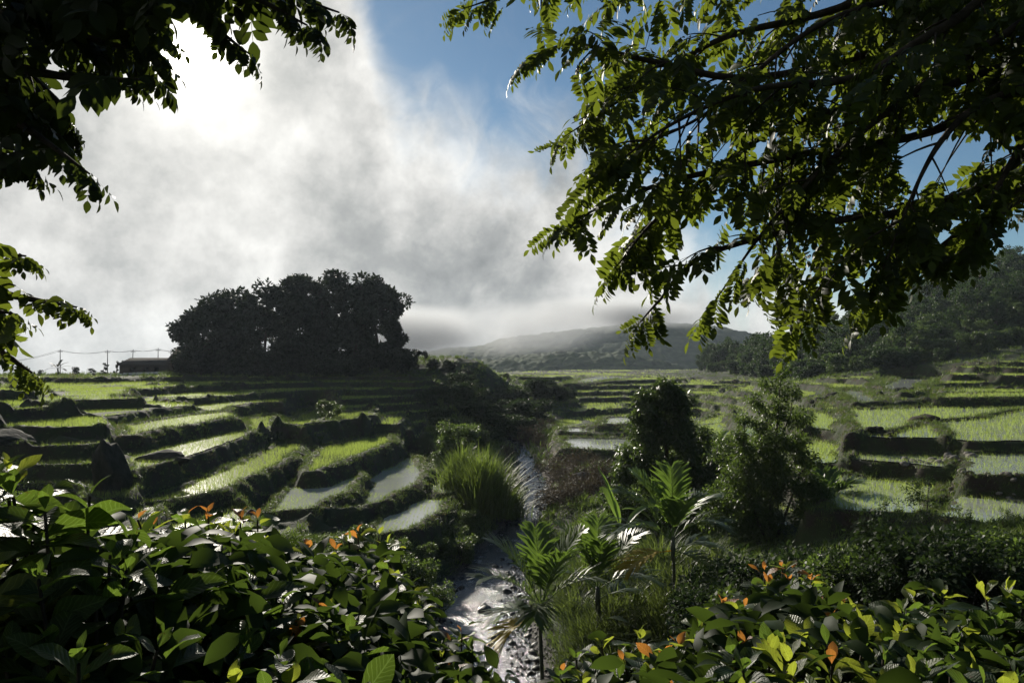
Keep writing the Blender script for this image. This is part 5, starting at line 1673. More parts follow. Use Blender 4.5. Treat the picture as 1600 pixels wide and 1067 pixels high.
def shrub(label, root, tips, seed, inner, top):
    """tips: (position, axis, leaf length, kind) - a whorl of leaf pairs at every shoot tip, one stem to each"""
    r = np.random.default_rng(seed)
    root = np.array(root, float)
    o = empty('broadleaf_shrub', root, label, 'shrub')
    n_leaf = 0
    base_pts = [root + np.array([r.normal(0, .12), r.normal(0, .12), -.1]) for _ in range(4)]
    for (p, ax, L, kind) in tips:
        p = np.asarray(p, float); ax = np.asarray(ax, float); ax = ax / np.linalg.norm(ax)
        b = base_pts[int(r.integers(0, 4))]
        mid = b * .45 + p * .55 - ax * .15 + r.normal(0, .05, 3) + np.array([0, 0, -.10])
        q = np.linspace(0, 1, 6)[:, None]
        pts = (1 - q) ** 2 * b + 2 * q * (1 - q) * mid + q ** 2 * p
        mb = MB(); mb.tube(pts - root, np.linspace(.016, .005, 6), 5, False)
        link('stem', mb.mesh('stem', m_stem), o)
        ph = r.uniform(0, math.pi)
        npair = 4 if r.random() < .6 else 3
        for k in range(npair):
            for sgn in (0, math.pi):
                if n_leaf >= 296: break
                if r.random() < .06: continue
                a = ph + sgn + k * math.pi / 2 + r.normal(0, .25)
                up = [1.05, .55, .18, -.12][k] + r.normal(0, .18)
                l_ = L * [.42, .78, 1.0, 1.05][k] * r.uniform(.85, 1.15)
                d_ = np.array([math.cos(a) * math.cos(up), math.sin(a) * math.cos(up), math.sin(up)])
                # lean the whorl to its axis
                d_ = d_ + ax * .25; d_ /= np.linalg.norm(d_)
                M = frames(d_[None], (np.array([[0, 0, 1.0]]) + r.normal(0, .25, (1, 3))), np.array([r.normal(0, .3)]))[0]
                pos = p - ax * (.05 * k * L / .2) + d_ * .012
                kd = m_big
                if k == 0 and kind in ('o', 'r'): kd = m_big_o
                elif k == 1 and kind == 'r': kd = m_big_o if r.random() < .4 else m_big_y
                elif k <= 1 and kind in ('y', 'o'): kd = m_big_y
                elif k == 2 and kind == 'y' and r.random() < .5: kd = m_big_y
                lf = link('leaf', BLM[kd.name][int(r.integers(0, 6))], o)
                mt = Matrix((tuple(M[0] * l_) + (pos[0] - root[0],), tuple(M[1] * l_) + (pos[1] - root[1],), tuple(M[2] * l_) + (pos[2] - root[2],), (0, 0, 0, 1)))
                lf.matrix_basis = mt
                if kd is m_big_o: lf['label'] = 'reddish orange young leaf'
                n_leaf += 1
    # older leaves inside the bush, too many to pick apart
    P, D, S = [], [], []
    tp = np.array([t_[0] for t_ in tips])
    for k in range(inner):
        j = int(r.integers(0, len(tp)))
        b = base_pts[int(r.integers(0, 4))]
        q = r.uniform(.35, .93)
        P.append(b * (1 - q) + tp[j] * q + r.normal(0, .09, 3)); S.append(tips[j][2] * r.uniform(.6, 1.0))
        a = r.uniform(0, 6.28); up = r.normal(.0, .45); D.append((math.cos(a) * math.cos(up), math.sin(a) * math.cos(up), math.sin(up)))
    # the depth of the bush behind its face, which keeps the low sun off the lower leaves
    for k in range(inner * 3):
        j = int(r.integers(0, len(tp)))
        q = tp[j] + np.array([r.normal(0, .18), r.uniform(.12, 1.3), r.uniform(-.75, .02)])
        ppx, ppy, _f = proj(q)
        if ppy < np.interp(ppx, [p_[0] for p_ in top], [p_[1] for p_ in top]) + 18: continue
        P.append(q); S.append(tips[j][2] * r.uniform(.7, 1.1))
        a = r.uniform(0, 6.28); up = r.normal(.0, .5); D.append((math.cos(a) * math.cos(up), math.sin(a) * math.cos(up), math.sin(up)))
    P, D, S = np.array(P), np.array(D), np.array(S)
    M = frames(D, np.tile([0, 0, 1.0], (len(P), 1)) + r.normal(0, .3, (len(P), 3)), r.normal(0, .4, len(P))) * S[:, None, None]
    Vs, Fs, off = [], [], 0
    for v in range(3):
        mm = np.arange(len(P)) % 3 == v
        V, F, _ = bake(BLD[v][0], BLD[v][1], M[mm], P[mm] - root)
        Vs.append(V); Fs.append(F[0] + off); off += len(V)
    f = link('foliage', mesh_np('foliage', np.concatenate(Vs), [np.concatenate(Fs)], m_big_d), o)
    f['kind'] = 'stuff'
    return o


def tip(px, py, d, L, kind='g', ax=None):
    return (at(px, py, d), ax if ax is not None else (rng.normal(0, .25), -0.25 + rng.normal(0, .2), 1.0), L, kind)


def fill(px0, px1, top, bot, dtop, dbot, n, L, kinds, seed):
    """more shoot tips over the face of a bush, with depth falling towards the viewer"""
    r = np.random.default_rng(seed)
    out = []
    k = 0
    while len(out) < n and k < 4000:
        k += 1
        px = r.uniform(px0, px1)
        t0 = np.interp(px, [p[0] for p in top], [p[1] for p in top])
        py = t0 + 12 + (bot - t0) * r.random() ** 1.15
        v = (py - t0) / max(60, bot - t0)
        d = dtop + (dbot - dtop) * v + r.normal(0, .12)
        if any(abs(px - o_[0]) < 30 and abs(py - o_[1]) < 22 for o_ in out): continue
        out.append((px, py, d))
    res = []
    for (px, py, d) in out:
        kd = kinds[int(r.integers(0, len(kinds)))]
        res.append((at(px, py, d), (r.normal(0, .3), -.3 + r.normal(0, .25), 1.0), L * r.uniform(.8, 1.15), kd))
    return res


TOPL = [(-80, 745), (0, 770), (100, 790), (200, 815), (300, 812), (420, 815), (500, 850), (600, 850), (650, 905), (700, 1000), (745, 1025)]
def rootp(px, d): 
    p = at(px, 900, d); return (p[0], p[1], float(gz(p[0], p[1])))


# left front: three bushes, from the big glossy leaves at the edge to the small ones by the stream
t1 = [tip(20, 775, 2.5, .22), tip(140, 775, 2.6, .23), tip(70, 800, 2.4, .21), tip(200, 850, 2.7, .22, 'g'), tip(-30, 830, 2.3, .21), tip(60, 905, 2.2, .19), tip(150, 930, 2.3, .19), tip(-40, 760, 2.5, .2), tip(10, 738, 2.55, .19, 'y')]
t1 += fill(-120, 260, TOPL, 1090, 2.7, 2.0, 26, .19, ['g', 'g', 'g', 'y'], 1)
shrub('dark shrub of large glossy leaves catching white light at the lower left edge', rootp(60, 2.6), t1, 31, 420, TOPL)
t2 = [tip(240, 822, 4.2, .17, 'r'), tip(290, 806, 4.3, .17, 'r'), tip(325, 802, 4.4, .17, 'r'), tip(375, 806, 4.5, .17, 'r'), tip(402, 812, 4.5, .17, 'o'), tip(270, 840, 4.0, .17, 'y'), tip(350, 835, 4.2, .17, 'y'),
      tip(310, 870, 3.9, .18, 'y'), tip(250, 900, 3.4, .19), tip(400, 850, 4.2, .17, 'y'), tip(215, 812, 3.6, .18, 'o')]
t2 += fill(200, 440, TOPL, 960, 4.4, 3.3, 26, .175, ['g', 'y', 'g', 'y'], 2)
shrub('shrub topped with red and orange young leaves, right of the big glossy leaves', rootp(320, 4.0), t2, 32, 420, TOPL)
t3 = [tip(395, 905, 3.0, .2, 'g', (0, -.2, 1)), tip(345, 945, 2.9, .2, 'g', (.1, -.2, 1)), tip(440, 945, 3.0, .22, 'g'), tip(505, 960, 3.2, .19, 'o'), tip(465, 995, 2.9, .18, 'r'), tip(420, 990, 2.8, .19), tip(300, 985, 2.7, .19), tip(380, 1010, 2.6, .18), tip(250, 1010, 2.6, .18)]
t3 += fill(230, 560, [(230, 930), (400, 925), (560, 960)], 1090, 3.2, 2.4, 26, .18, ['g', 'g', 'y', 'g'], 3)
shrub('low shrub with silvery white whorls of leaves and one orange tip, below the orange-topped one', rootp(400, 2.9), t3, 33, 420, TOPL)
t4 = [tip(480, 858, 5.0, .17, 'o'), tip(525, 860, 5.0, .17, 'o'), tip(560, 832, 5.3, .17, 'r'), tip(592, 836, 5.3, .16, 'y'), tip(545, 845, 5.1, .16, 'y'), tip(605, 850, 5.2, .16, 'y'), tip(590, 878, 5.1, .17, 'y'), tip(455, 870, 4.8, .17, 'g'),
      tip(640, 925, 4.9, .16, 'y'), tip(625, 940, 4.8, .16, 'y'), tip(655, 950, 4.8, .16, 'y')]
t4 += fill(440, 660, TOPL, 1060, 5.0, 3.8, 26, .165, ['g', 'g', 'y', 'g'], 4)
shrub('dark shrub with yellow and orange tips in front of the lowest flooded paddy', rootp(550, 4.8), t4, 34, 460, TOPL)
t5 = [tip(705, 998, 4.6, .16, 'r'), tip(722, 990, 4.6, .15, 'o'), tip(700, 1050, 4.2, .17, 'r'), tip(680, 1010, 4.5, .16, 'y'), tip(735, 1015, 4.5, .15, 'g'), tip(660, 1020, 4.4, .16), tip(690, 1030, 4.3, .16, 'y')]
t5 += fill(560, 745, [(560, 985), (650, 985), (700, 1005), (745, 1030)], 1095, 4.5, 3.6, 18, .16, ['g', 'g', 'y'], 5)
shrub('small shrub with red leaf tips leaning over the stream edge', rootp(660, 4.4), t5, 35, 300, TOPL)

# right front
TOPR = [(850, 1050), (950, 1010), (1050, 1000), (1090, 965), (1180, 915), (1230, 895), (1300, 930), (1400, 945), (1500, 945), (1560, 930), (1620, 915), (1700, 900)]
u1 = [tip(1195, 892, 4.8, .15, 'r', (-.1, 0, 1)), tip(1222, 886, 4.8, .15, 'o'), tip(1240, 890, 4.9, .14, 'r'), tip(1268, 908, 4.7, .15, 'o'), tip(1200, 912, 4.6, .15, 'o'), tip(1270, 932, 4.4, .16, 'y'), tip(1240, 945, 4.2, .17), tip(1300, 935, 4.5, .15, 'y'),
      tip(1275, 950, 4.0, .17, 'o'), tip(1180, 950, 4.3, .17), tip(1330, 950, 4.2, .16, 'y'), tip(1215, 930, 4.5, .15, 'y')]
u1 += fill(1160, 1360, TOPR, 1000, 4.6, 3.6, 20, .16, ['g', 'y', 'y', 'g', 'o'], 6)
shrub('tallest of the right front shrubs, with pinkish tips against the shade', rootp(1240, 4.3), u1, 41, 380, TOPR)
u2 = [tip(1128, 945, 4.2, .16, 'r'), tip(1100, 965, 4.1, .18, 'y'), tip(1150, 960, 4.1, .16, 'o'), tip(1155, 990, 3.8, .16, 'o'), tip(1090, 1000, 3.7, .16, 'g'), tip(1035, 1030, 3.4, .16, 'r'), tip(1060, 1010, 3.6, .16, 'o'), tip(975, 1035, 3.6, .15, 'o'), tip(1110, 1005, 3.6, .16, 'o'),
      tip(900, 1030, 4.0, .14, 'g'), tip(940, 1010, 4.1, .14, 'y'), tip(880, 1050, 3.9, .14, 'r'), tip(1000, 1000, 4.0, .15, 'y')]
u2 += fill(860, 1170, TOPR, 1085, 4.1, 3.1, 26, .15, ['g', 'y', 'y', 'g', 'o'], 7)
shrub('bright shrub with single orange leaves below the palms', rootp(1040, 3.8), u2, 42, 420, TOPR)
u3 = [tip(1260, 1000, 3.0, .19, 'y'), tip(1330, 1000, 2.9, .18, 'y'), tip(1210, 1020, 2.9, .19, 'g'), tip(1300, 1040, 2.7, .18, 'o'), tip(1380, 1030, 2.7, .19, 'g'), tip(1170, 1040, 2.9, .18, 'y'), tip(1430, 1060, 2.6, .19, 'y'), tip(1240, 1060, 2.6, .18, 'y'), tip(1340, 980, 3.1, .17, 'y')]
u3 += fill(1140, 1480, [(1140, 1000), (1300, 985), (1480, 1010)], 1095, 3.1, 2.4, 24, .18, ['g', 'y', 'y', 'g'], 8)
shrub('low shrub of wide yellow-green leaves along the bottom edge, right of the orange leaves', rootp(1290, 2.8), u3, 43, 380, TOPR)
u4 = [tip(1430, 935, 3.8, .15, 'y'), tip(1475, 930, 3.8, .15, 'y'), tip(1415, 960, 3.6, .17, 'g'), tip(1400, 985, 3.5, .18, 'g'), tip(1450, 960, 3.6, .16), tip(1540, 930, 3.4, .17, 'y'), tip(1575, 925, 3.4, .17, 'y'), tip(1600, 945, 3.3, .18), tip(1500, 985, 3.3, .16, 'y'), tip(1560, 980, 3.2, .18)]
u4 += fill(1385, 1720, TOPR, 1085, 3.7, 2.5, 26, .17, ['g', 'g', 'g', 'y'], 9)
shrub('dark glossy shrub at the lower right corner with two upright light tips', rootp(1530, 3.2), u4, 44, 420, TOPR)


# ------------------------------------------------------------------ branches hanging into the picture
def pinnate(seed, n_pair, L, ll, lw, droop, curl, hang):
    """feather-shaped leaf: rachis with pairs of leaflets, along +Y"""
    r = np.random.default_rng(seed)
    n = 8
    q = np.linspace(0, 1, n)
    ang = -droop * q
    ds = L / (n - 1)
    y = np.concatenate([[0], np.cumsum(np.cos(ang[:-1]) * ds)]); z = np.concatenate([[0], np.cumsum(np.sin(ang[:-1]) * ds)])
    V, T5, Q4 = [], [], []
    w = .0035
    for i in range(n):
        V += [(-w, y[i], z[i]), (w, y[i], z[i])]
    for i in range(n - 1):
        Q4.append((2 * i, 2 * i + 1, 2 * i + 3, 2 * i + 2))
    def leaflet(p, d, up, l_, w_):
        M = frames(np.array([d]), np.array([up]), np.array([r.normal(0, .35)]))[0]
        b = len(V)
        prof = [(0, 0), (.2, .62), (.45, 1.0), (.72, .78), (1.0, 0)]
        mid = [M @ np.array([0, l_ * t_, -curl * l_ * t_ * t_]) for t_, _ in prof]
        for m_ in mid: V.append(tuple(p + m_))
        for sg in (-1, 1):
            for (t_, w0) in prof[1:-1]:
                V.append(tuple(p + M @ np.array([sg * w0 * w_ / 2, l_ * t_, -curl * l_ * t_ * t_ + .22 * w0 * w_ / 2])))
        m0, m1, m2, m3, m4 = b, b + 1, b + 2, b + 3, b + 4
        l1, l2, l3, r1, r2, r3 = b + 5, b + 6, b + 7, b + 8, b + 9, b + 10
        Q4.extend([(m1, m2, l2, l1), (m2, m3, l3, l2), (m1, r1, r2, m2), (m2, r2, r3, m3)])
        T5.extend([(m0, m1, l1), (m0, r1, m1), (m3, m4, l3), (m3, r3, m4)])
    for k in range(n_pair):
        s = .16 + .80 * (k + .3) / n_pair
        p = np.array([0, np.interp(s, q, y), np.interp(s, q, z)])
        a = np.interp(s, q, ang)
        t_ = np.array([0, math.cos(a), math.sin(a)]); up = np.array([0, -math.sin(a), math.cos(a)])
        env = .72 + .4 * math.sin(math.pi * (k + .5) / n_pair)
        for sg in (-1, 1):
            d = t_ * .45 + np.array([sg * 1.0, 0, 0]) - np.array([0, 0, hang]) + r.normal(0, .12, 3)
            leaflet(p + t_ * sg * .006, d / np.linalg.norm(d), up, ll * env * r.uniform(.85, 1.1), lw * env * r.uniform(.9, 1.1))
    a = ang[-1]
    leaflet(np.array([0, y[-1], z[-1]]), np.array([0, math.cos(a), math.sin(a)]), np.array([0, -math.sin(a), math.cos(a)]), ll * .95, lw)
    return np.array(V), [np.array(Q4), np.array(T5)]


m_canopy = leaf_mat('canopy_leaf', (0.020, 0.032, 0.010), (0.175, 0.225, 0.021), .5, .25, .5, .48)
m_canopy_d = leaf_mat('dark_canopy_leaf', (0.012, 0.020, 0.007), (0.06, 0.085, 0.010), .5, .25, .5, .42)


def bez(pts, n):
    P = np.array(pts, float)
    # Catmull-Rom through the points
    P = np.concatenate([[2 * P[0] - P[1]], P, [2 * P[-1] - P[-2]]])
    out = []
    segs = len(P) - 3
    for t in np.linspace(0, segs - 1e-6, n):
        i = int(t); f = t - i
        a, b, c, d = P[i:i + 4]
        out.append(.5 * ((2 * b) + (c - a) * f + (2 * a - 5 * b + 4 * c - d) * f * f + (3 * b - a - 3 * c + d) * f ** 3))
    return np.array(out)


def hanging_tree(name, label, trunk_xy, trunk_r, trunk_h, limbs, poly, holes, protos, mat, leaf_len, step, sub_len, sub_gap, seed, droop, depth_j, parts_max=296, thin=1.0, crown=(), tip_len=1.0):
    r = np.random.default_rng(seed)
    bx, by = trunk_xy
    bz = float(gz(bx, by))
    o = empty(name, (bx, by, bz), label, 'tree')
    org = np.array([bx, by, bz])
    mb = MB()
    zz = np.linspace(-.3, trunk_h, 9)
    tx = np.stack([0.12 * np.sin(zz * .8), .1 * np.cos(zz * .7), zz], -1)
    mb.tube(tx, trunk_r * (1.25 - .6 * np.linspace(0, 1, 9)), 12)
    link('trunk', mb.mesh('trunk', m_bark), o)
    tb = MB()
    pos, dirs, lens = [], [], []
    meshes = [mesh_np('leaf', V, F, mat, False) for V, F in protos]

    def ok(P):
        px, py, f = proj(P)
        g = in_poly(px, py, poly) & (f > 1)
        for (cx, cy, rx, ry) in holes:
            g &= ((px - cx) / rx) ** 2 + ((py - cy) / ry) ** 2 > 1
        return g

    for li, lm in enumerate(limbs):
        W = np.array([at(a, b, c) for a, b, c in lm])
        st = org + np.array([0, 0, min(trunk_h * .92, max(1.5, W[0, 2] - bz - .4))])
        W = np.concatenate([[st], W])
        C = bez(W, 40)
        gk = np.nonzero(ok(C))[0]
        if len(gk) and gk[-1] < 38:
            C = bez(C[:gk[-1] + 1], 40)
        mbl = MB(); mbl.tube(C - org, np.linspace(.055, .004, 40), 6, False)
        link('branch', mbl.mesh('branch', m_bark), o)
        seg = np.concatenate([[0], np.cumsum(np.linalg.norm(np.diff(C, axis=0), axis=1))])
        for k in range(7):                                # a spray at the tip
            f_ = 39 - int(k * .8)
            tt = C[f_] - C[max(0, f_ - 3)]; tt /= np.linalg.norm(tt) + 1e-9
            sw = np.cross(tt, [0, 0, 1.0]); sw /= np.linalg.norm(sw) + 1e-9
            dl_ = tt * .8 + sw * (0 if k == 0 else (.7 if k % 2 else -.7)) + np.array([0, 0, -.25])
            pos.append(C[f_]); dirs.append(dl_ / np.linalg.norm(dl_)); lens.append(leaf_len * tip_len * r.uniform(.6, .85))
        s = seg[-1] * .18
        while s < seg[-1]:
            p = np.array([np.interp(s, seg, C[:, j]) for j in range(3)])
            i = min(38, np.searchsorted(seg, s)); t_ = C[min(39, i + 1)] - C[max(0, i - 1)]; t_ /= np.linalg.norm(t_) + 1e-9
            rnd = rand_dirs(1, r)[0]
            sd = np.cross(t_, rnd); sd /= np.linalg.norm(sd) + 1e-9
            d0 = t_ * r.uniform(.35, .9) + sd * r.uniform(.5, 1.0) * np.array([1, depth_j, .8]) + np.array([0, 0, -.12])
            d0 /= np.linalg.norm(d0)
            L_ = sub_len * r.uniform(.5, 1.15) * (.55 + .45 * (1 - s / seg[-1]))
            if s + sub_gap * 1.2 >= seg[-1]:
                d0 = t_
            q = np.linspace(0, 1, 6)[:, None]
            SB = p + d0 * L_ * q + np.array([0, 0, -droop * L_]) * q ** 2
            px_, py_, f_ = proj(SB[3])
            if ok(SB[2]) or ok(SB[4]) or ok(SB[0]):
                m = 0.12 * L_; side = 1; last = 0.0
                while m < L_ + .01:
                    qq = m / L_
                    b_ = p + d0 * m + np.array([0, 0, -droop * L_]) * qq ** 2
                    tt = d0 + np.array([0, 0, -2 * droop]) * qq; tt /= np.linalg.norm(tt)
                    sw = np.cross(tt, [0, 0, 1.0]); sw /= np.linalg.norm(sw) + 1e-9
                    dl_ = tt * r.uniform(.5, .9) + sw * side * r.uniform(.5, 1.0) + np.array([0, 0, r.uniform(-.55, .1)])
                    if m + step >= L_: dl_ = tt + np.array([0, 0, -.2])
                    dl_ /= np.linalg.norm(dl_)
                    le = leaf_len * r.uniform(.7, 1.15)
                    if r.random() < thin and ok(b_ + dl_ * le * .25) and ok(b_ + dl_ * le * .75 - np.array([0, 0, .05])):
                        pos.append(b_); dirs.append(dl_); lens.append(le); last = qq
                    m += step * r.uniform(.7, 1.3); side = -side
                if last > 0:
                    qk = np.linspace(0, last, 6)[:, None]
                    SB = p + d0 * L_ * qk + np.array([0, 0, -droop * L_]) * qk ** 2
                    tb.tube(SB - org, np.linspace(.010, .003, 6), 4, False)
            s += sub_gap * r.uniform(.6, 1.4)
    n_in = len(pos)
    # rest of the crown, unseen, added overhead to keep skylight off the shrubs
    for (cx, cy, cz, R_, n_) in crown:
        u = rand_dirs(n_, r) * (R_ * r.random(n_) ** .4)[:, None] * np.array([1, 1, .45])
        for p in u + np.array([cx, cy, cz]):
            if p[2] - CAM_Z > max(0, p[1]) * .53 + .75:
                pos.append(p); dirs.append(rand_dirs(1, r)[0] * np.array([1, 1, .5])); lens.append(leaf_len * r.uniform(.8, 1.2))
    pos, dirs, ll = np.array(pos), np.array(dirs), np.array(lens)
    M = frames(dirs, np.tile([0, 0, 1.0], (len(pos), 1)) + r.normal(0, .35, (len(pos), 3)), r.normal(0, .35, len(pos))) * ll[:, None, None]
    kind = r.integers(0, len(protos), len(pos))
    _, _, f = proj(pos)
    f = np.where(np.arange(len(pos)) < n_in, f, 1e6)
    order = np.argsort(f)
    near = np.zeros(len(pos), bool); near[order[:parts_max]] = True
    for i in np.nonzero(near)[0]:
        lf = link('leaf', meshes[kind[i]], o)
        A, p = M[i], pos[i] - org
        lf.matrix_basis = Matrix(((A[0, 0], A[0, 1], A[0, 2], p[0]), (A[1, 0], A[1, 1], A[1, 2], p[1]), (A[2, 0], A[2, 1], A[2, 2], p[2]), (0, 0, 0, 1)))
    V4, Q, T3, off = [], [], [], 0
    for k in range(len(protos)):
        mm = (~near) & (kind == k)
        if mm.any():
            V, F, _ = bake(protos[k][0], protos[k][1], M[mm], pos[mm] - org)
            V4.append(V); Q.append(F[0] + off); T3.append(F[1] + off); off += len(V)
    if V4:
        fo = link('foliage', mesh_np('foliage', np.concatenate(V4), [np.concatenate(Q), np.concatenate(T3)], mat, False), o)
        fo['kind'] = 'stuff'
    if tb.V:
        tw_ = link('twigs', tb.mesh('twigs', m_bark), o)
        tw_['kind'] = 'stuff'
    print(name, 'leaves', len(pos))
    return o


# right-hand tree: long boughs reaching in from beyond the right edge
POLY_R = [(692, -60), (690, 12), (712, 52), (745, 48), (770, 40), (832, 42), (850, 20), (836, 60), (812, 95), (838, 110), (880, 100), (862, 140), (830, 172), (880, 165), (868, 185), (882, 215), (858, 232), (862, 250), (915, 285), (905, 310),
          (930, 325), (900, 340), (858, 358), (905, 365), (893, 388), (950, 395), (932, 435), (975, 450), (1010, 465), (980, 485), (1000, 505), (978, 528), (1010, 522), (1045, 470), (1062, 440), (1085, 470), (1100, 498), (1140, 470), (1180, 450), (1175, 480), (1185, 515), (1215, 500),
          (1240, 540), (1270, 520), (1295, 480), (1330, 470), (1372, 505), (1385, 455), (1440, 470), (1465, 445), (1480, 410), (1540, 395), (1510, 372), (1560, 345), (1580, 362), (1595, 350), (1595, 325), (1640, 300), (1700, 280), (1700, -60)]
HOLES_R = [(1452, 240, 66, 48), (1590, 240, 22, 26), (1300, 150, 16, 12), (1510, 120, 14, 10), (1400, 330, 16, 10), (1235, 385, 40, 16), (1528, 218, 24, 16), (1085, 188, 34, 16), (1118, 432, 40, 14), (1225, 100, 14, 26), (1042, 218, 20, 12), (1340, 212, 14, 10), (1150, 320, 12, 9), (1575, 300, 16, 10), (1000, 60, 10, 8), (1430, 55, 10, 12), (1190, 205, 14, 10), (960, 350, 12, 8)]
PIN_R = [pinnate(1100 + i, [7, 8, 6, 7, 9][i], 1.0, [.30, .27, .33, .29, .25][i], [.135, .12, .15, .13, .115][i], [.6, .9, .3, 1.1, .7][i], .18, [.25, .45, .1, .5, .3][i]) for i in range(5)]
LIMB_R = [
    [(1800, -80, 6.6), (1500, 40, 6.2), (1200, 120, 5.8), (1020, 96, 5.5), (900, 70, 5.3), (830, 88, 5.2)],
    [(1800, 20, 6.4), (1500, 190, 6.0), (1260, 240, 5.6), (1060, 280, 5.3), (950, 320, 5.2), (880, 350, 5.1)],
    [(1800, 120, 6.2), (1520, 300, 5.8), (1280, 350, 5.5), (1100, 400, 5.2), (1030, 470, 5.1), (990, 515, 5.0)],
    [(1820, 160, 6.0), (1600, 290, 5.7), (1420, 360, 5.4), (1300, 430, 5.2), (1245, 510, 5.1)],
    [(1700, -170, 6.8), (1400, -60, 6.4), (1100, -30, 6.0), (850, -20, 5.7), (720, 15, 5.5)],
    [(1830, 190, 5.4), (1650, 270, 5.3), (1570, 330, 5.2), (1500, 395, 5.1)],
    [(1650, -120, 6.6), (1320, 10, 6.2), (1130, 60, 5.8), (980, 150, 5.5), (880, 215, 5.3)],
    [(1760, 60, 6.2), (1460, 140, 5.9), (1220, 200, 5.6), (1040, 330, 5.3), (960, 420, 5.1)],
    [(1800, 60, 5.6), (1620, 130, 5.4), (1530, 165, 5.3), (1475, 215, 5.2), (1432, 290, 5.1), (1380, 420, 5.0)],
    [(1780, -40, 5.8), (1560, 60, 5.6), (1380, 180, 5.4), (1220, 330, 5.2), (1110, 480, 5.1)],
    [(1780, -120, 6.4), (1500, -30, 6.1), (1280, 40, 5.8), (1100, 180, 5.5), (940, 250, 5.3)],
    [(1820, 100, 5.3), (1640, 180, 5.2), (1560, 290, 5.1), (1530, 360, 5.0)],
    [(1700, -60, 5.4), (1480, 40, 5.3), (1340, 120, 5.2), (1180, 140, 5.1), (1040, 200, 5.0), (910, 300, 5.0)],
    [(1820, 220, 6.1), (1560, 330, 5.8), (1440, 410, 5.5), (1350, 490, 5.3)],
    [(1780, 40, 6.8), (1500, 120, 6.5), (1350, 260, 6.2), (1180, 430, 5.9)],
]
hanging_tree('overhanging_tree', 'tree reaching in from the right with feathery leaves across the upper right sky', (7.6, 5.4), .28, 6.5, LIMB_R, POLY_R, HOLES_R, PIN_R, m_canopy, .36, .085, .95, .16, 51, .28, .9, thin=.8,
             crown=[(6.5, 4, 18.5, 3.2, 420), (3.5, 2.5, 17.5, 2.6, 330), (8.5, 7, 19.5, 3.0, 300), (5, 0, 17.5, 2.8, 330), (9, 1, 18, 3, 300), (2.2, -1.5, 17, 2.4, 240)])

# left-hand tree: darker, with bigger leaflets, close overhead
POLY_L = [(-60, -60), (560, -60), (556, 6), (548, 20), (530, 62), (500, 62), (470, 70), (440, 50), (420, 30), (372, 20), (400, 95), (375, 100), (350, 112), (322, 88), (335, 60), (300, 40), (262, 50), (282, 100), (272, 140), (235, 138), (215, 152), (150, 165), (105, 160), (125, 215), (118, 240),
          (150, 262), (150, 285), (110, 294), (70, 270), (40, 275), (12, 315), (-60, 320)]
POLY_L2 = [(-60, 360), (18, 368), (55, 400), (40, 425), (70, 455), (110, 462), (138, 485), (120, 500), (80, 508), (40, 490), (10, 515), (-60, 520)]
POLY_L3 = [(-60, 520), (6, 522), (30, 545), (62, 580), (40, 592), (-10, 585), (-60, 590)]
POLY_L = [(x_, y_ - 20 if y_ > 0 else y_) for x_, y_ in POLY_L]
POLY_L2 = [(x_ - 14, y_) for x_, y_ in POLY_L2]
POLY_L3 = [(x_ - 10, y_) for x_, y_ in POLY_L3]
HOLES_L = [(298, 86, 46, 54), (236, 62, 10, 14), (163, 52, 7, 10), (240, 22, 8, 9), (60, 240, 9, 6), (30, 30, 5, 6), (250, 90, 6, 12), (160, 50, 5, 8), (105, 95, 6, 5), (20, 60, 5, 7), (200, 90, 5, 5), (130, 30, 5, 4), (70, 120, 6, 5), (30, 200, 6, 6), (190, 130, 6, 4), (90, 180, 5, 6), (330, 20, 6, 5), (45, 110, 4, 5), (215, 30, 5, 6), (150, 110, 4, 5), (400, 10, 6, 5)]
PIN_L = [pinnate(1200 + i, [5, 5, 4, 6][i], 1.0, [.34, .38, .36, .31][i], [.18, .19, .2, .165][i], [.7, 1.0, .5, .9][i], .2, [.5, .8, .4, .7][i]) for i in range(4)]
LIMB_L = [
    [(-300, -120, 3.6), (-60, 0, 3.4), (140, 60, 3.2), (270, 90, 3.1)],
    [(-300, 40, 3.5), (-80, 130, 3.3), (40, 200, 3.1), (140, 272, 3.0)],
    [(-150, -200, 3.7), (150, -90, 3.5), (380, -30, 3.3), (530, 20, 3.2)],
    [(-320, -20, 3.3), (-60, 80, 3.2), (100, 120, 3.1), (240, 125, 3.0)],
    [(-200, -160, 3.4), (100, -40, 3.3), (280, 10, 3.2), (390, 85, 3.1)],
    [(-320, 90, 3.3), (-120, 180, 3.2), (0, 240, 3.1), (60, 262, 3.0)],
    [(-250, -100, 3.9), (0, -20, 3.8), (180, 30, 3.7), (270, 60, 3.6)],
    [(-300, 20, 3.9), (-50, 60, 3.8), (80, 150, 3.6), (110, 200, 3.5)],
    [(-150, -180, 3.2), (200, -70, 3.1), (360, -20, 3.0), (480, 40, 3.0)],
]
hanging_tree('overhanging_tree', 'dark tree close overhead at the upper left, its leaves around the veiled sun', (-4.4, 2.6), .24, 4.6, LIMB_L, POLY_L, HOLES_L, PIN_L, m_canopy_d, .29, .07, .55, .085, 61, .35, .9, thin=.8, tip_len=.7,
             crown=[(-4.2, 2.4, 17.2, 2.4, 380), (-2.2, 1.0, 16.4, 2.0, 330), (-5.5, 0, 16.6, 2.6, 330), (-2.5, -1.5, 16, 2.2, 300), (-6.5, 3.5, 17, 2.4, 260), (-.5, -.5, 16.2, 1.8, 240), (-1.2, 2.6, 17.0, 1.6, 200)])
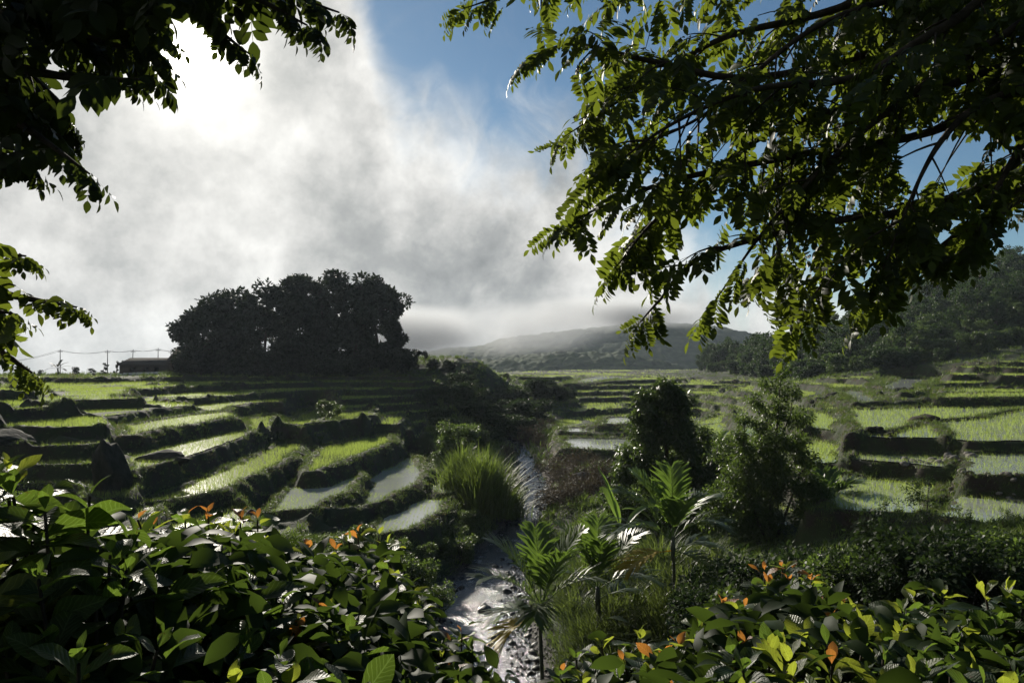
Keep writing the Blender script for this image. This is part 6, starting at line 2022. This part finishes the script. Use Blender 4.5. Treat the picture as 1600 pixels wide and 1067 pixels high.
LIMB_L2 = [
    [(-400, 380, 3.4), (-120, 430, 3.2), (20, 462, 3.1), (120, 480, 3.0)],
    [(-400, 350, 3.3), (-150, 380, 3.2), (-20, 395, 3.1), (40, 400, 3.0)],
    [(-400, 400, 3.2), (-160, 450, 3.1), (-40, 480, 3.1), (20, 490, 3.0)],
    [(-400, 430, 3.3), (-150, 500, 3.2), (-20, 540, 3.1), (50, 582, 3.0)],
]
hanging_tree('overhanging_sapling', 'slim tree off the left edge holding out drooping leafy sprays over the terraces', (-4.9, 3.1), .09, 2.9, LIMB_L2, POLY_L2 + [(-60, 520)] + POLY_L3, [], PIN_L, m_canopy, .22, .07, .34, .07, 63, .45, .8, tip_len=.7)


# ------------------------------------------------------------------ the air of the valley
haze_mb = MB(); haze_mb.box((0, 700, 33), (2700, 1640, 108))
m_haze, t = new_mat('haze')
pv = t.n('ShaderNodeVolumePrincipled', {'Color': (0.74, 0.86, 1.0, 1), 'Density': 0.00011, 'Anisotropy': 0.3})
ot = t.n('ShaderNodeOutputMaterial')
t.t.links.new(pv.outputs[0], ot.inputs['Volume'])
haze = link('haze', haze_mb.mesh('haze', m_haze, False))
tag(haze, 'thin morning mist filling the valley air', kind='stuff')

# bank of low cloud lying over the far hill
import bmesh
bm = bmesh.new(); bmesh.ops.create_icosphere(bm, subdivisions=3, radius=1.0)
cm = bpy.data.meshes.new('cloud_bank'); bm.to_mesh(cm); bm.free()
m_cloud, t = new_mat('cloud_bank')
oc = t.n('ShaderNodeTexCoord').outputs['Object']
ln = t.n('ShaderNodeVectorMath', {0: oc}, operation='LENGTH').outputs['Value']
fall = t.n('ShaderNodeMapRange', {0: ln, 1: 1.0, 2: 0.35, 3: 0.0, 4: 1.0}, interpolation_type='SMOOTHSTEP').outputs[0]
gp = t.n('ShaderNodeNewGeometry').outputs['Position']
cn = t.n('ShaderNodeMapRange', {0: t.noise(gp, 0.012, 4, .55), 1: .38, 2: .66, 3: 0.0, 4: 1.0}).outputs[0]
pv = t.n('ShaderNodeVolumePrincipled', {'Color': (0.95, 0.97, 1.0, 1), 'Density': t.math('MULTIPLY', t.math('MULTIPLY', fall, cn), 0.034), 'Anisotropy': 0.2})
ot = t.n('ShaderNodeOutputMaterial'); t.t.links.new(pv.outputs[0], ot.inputs['Volume'])
cm.materials.append(m_cloud)
for (px, py, d_, rx, ry, rz) in ((760, 515, 640, 135, 90, 26), (930, 490, 700, 120, 80, 20), (600, 520, 560, 90, 80, 26), (1040, 492, 720, 110, 60, 15)):
    o = link('cloud_bank', cm); o.location = at(px, py, d_); o.scale = (rx, ry, rz)
    tag(o, 'low cloud spilling over the far hill', kind='stuff')
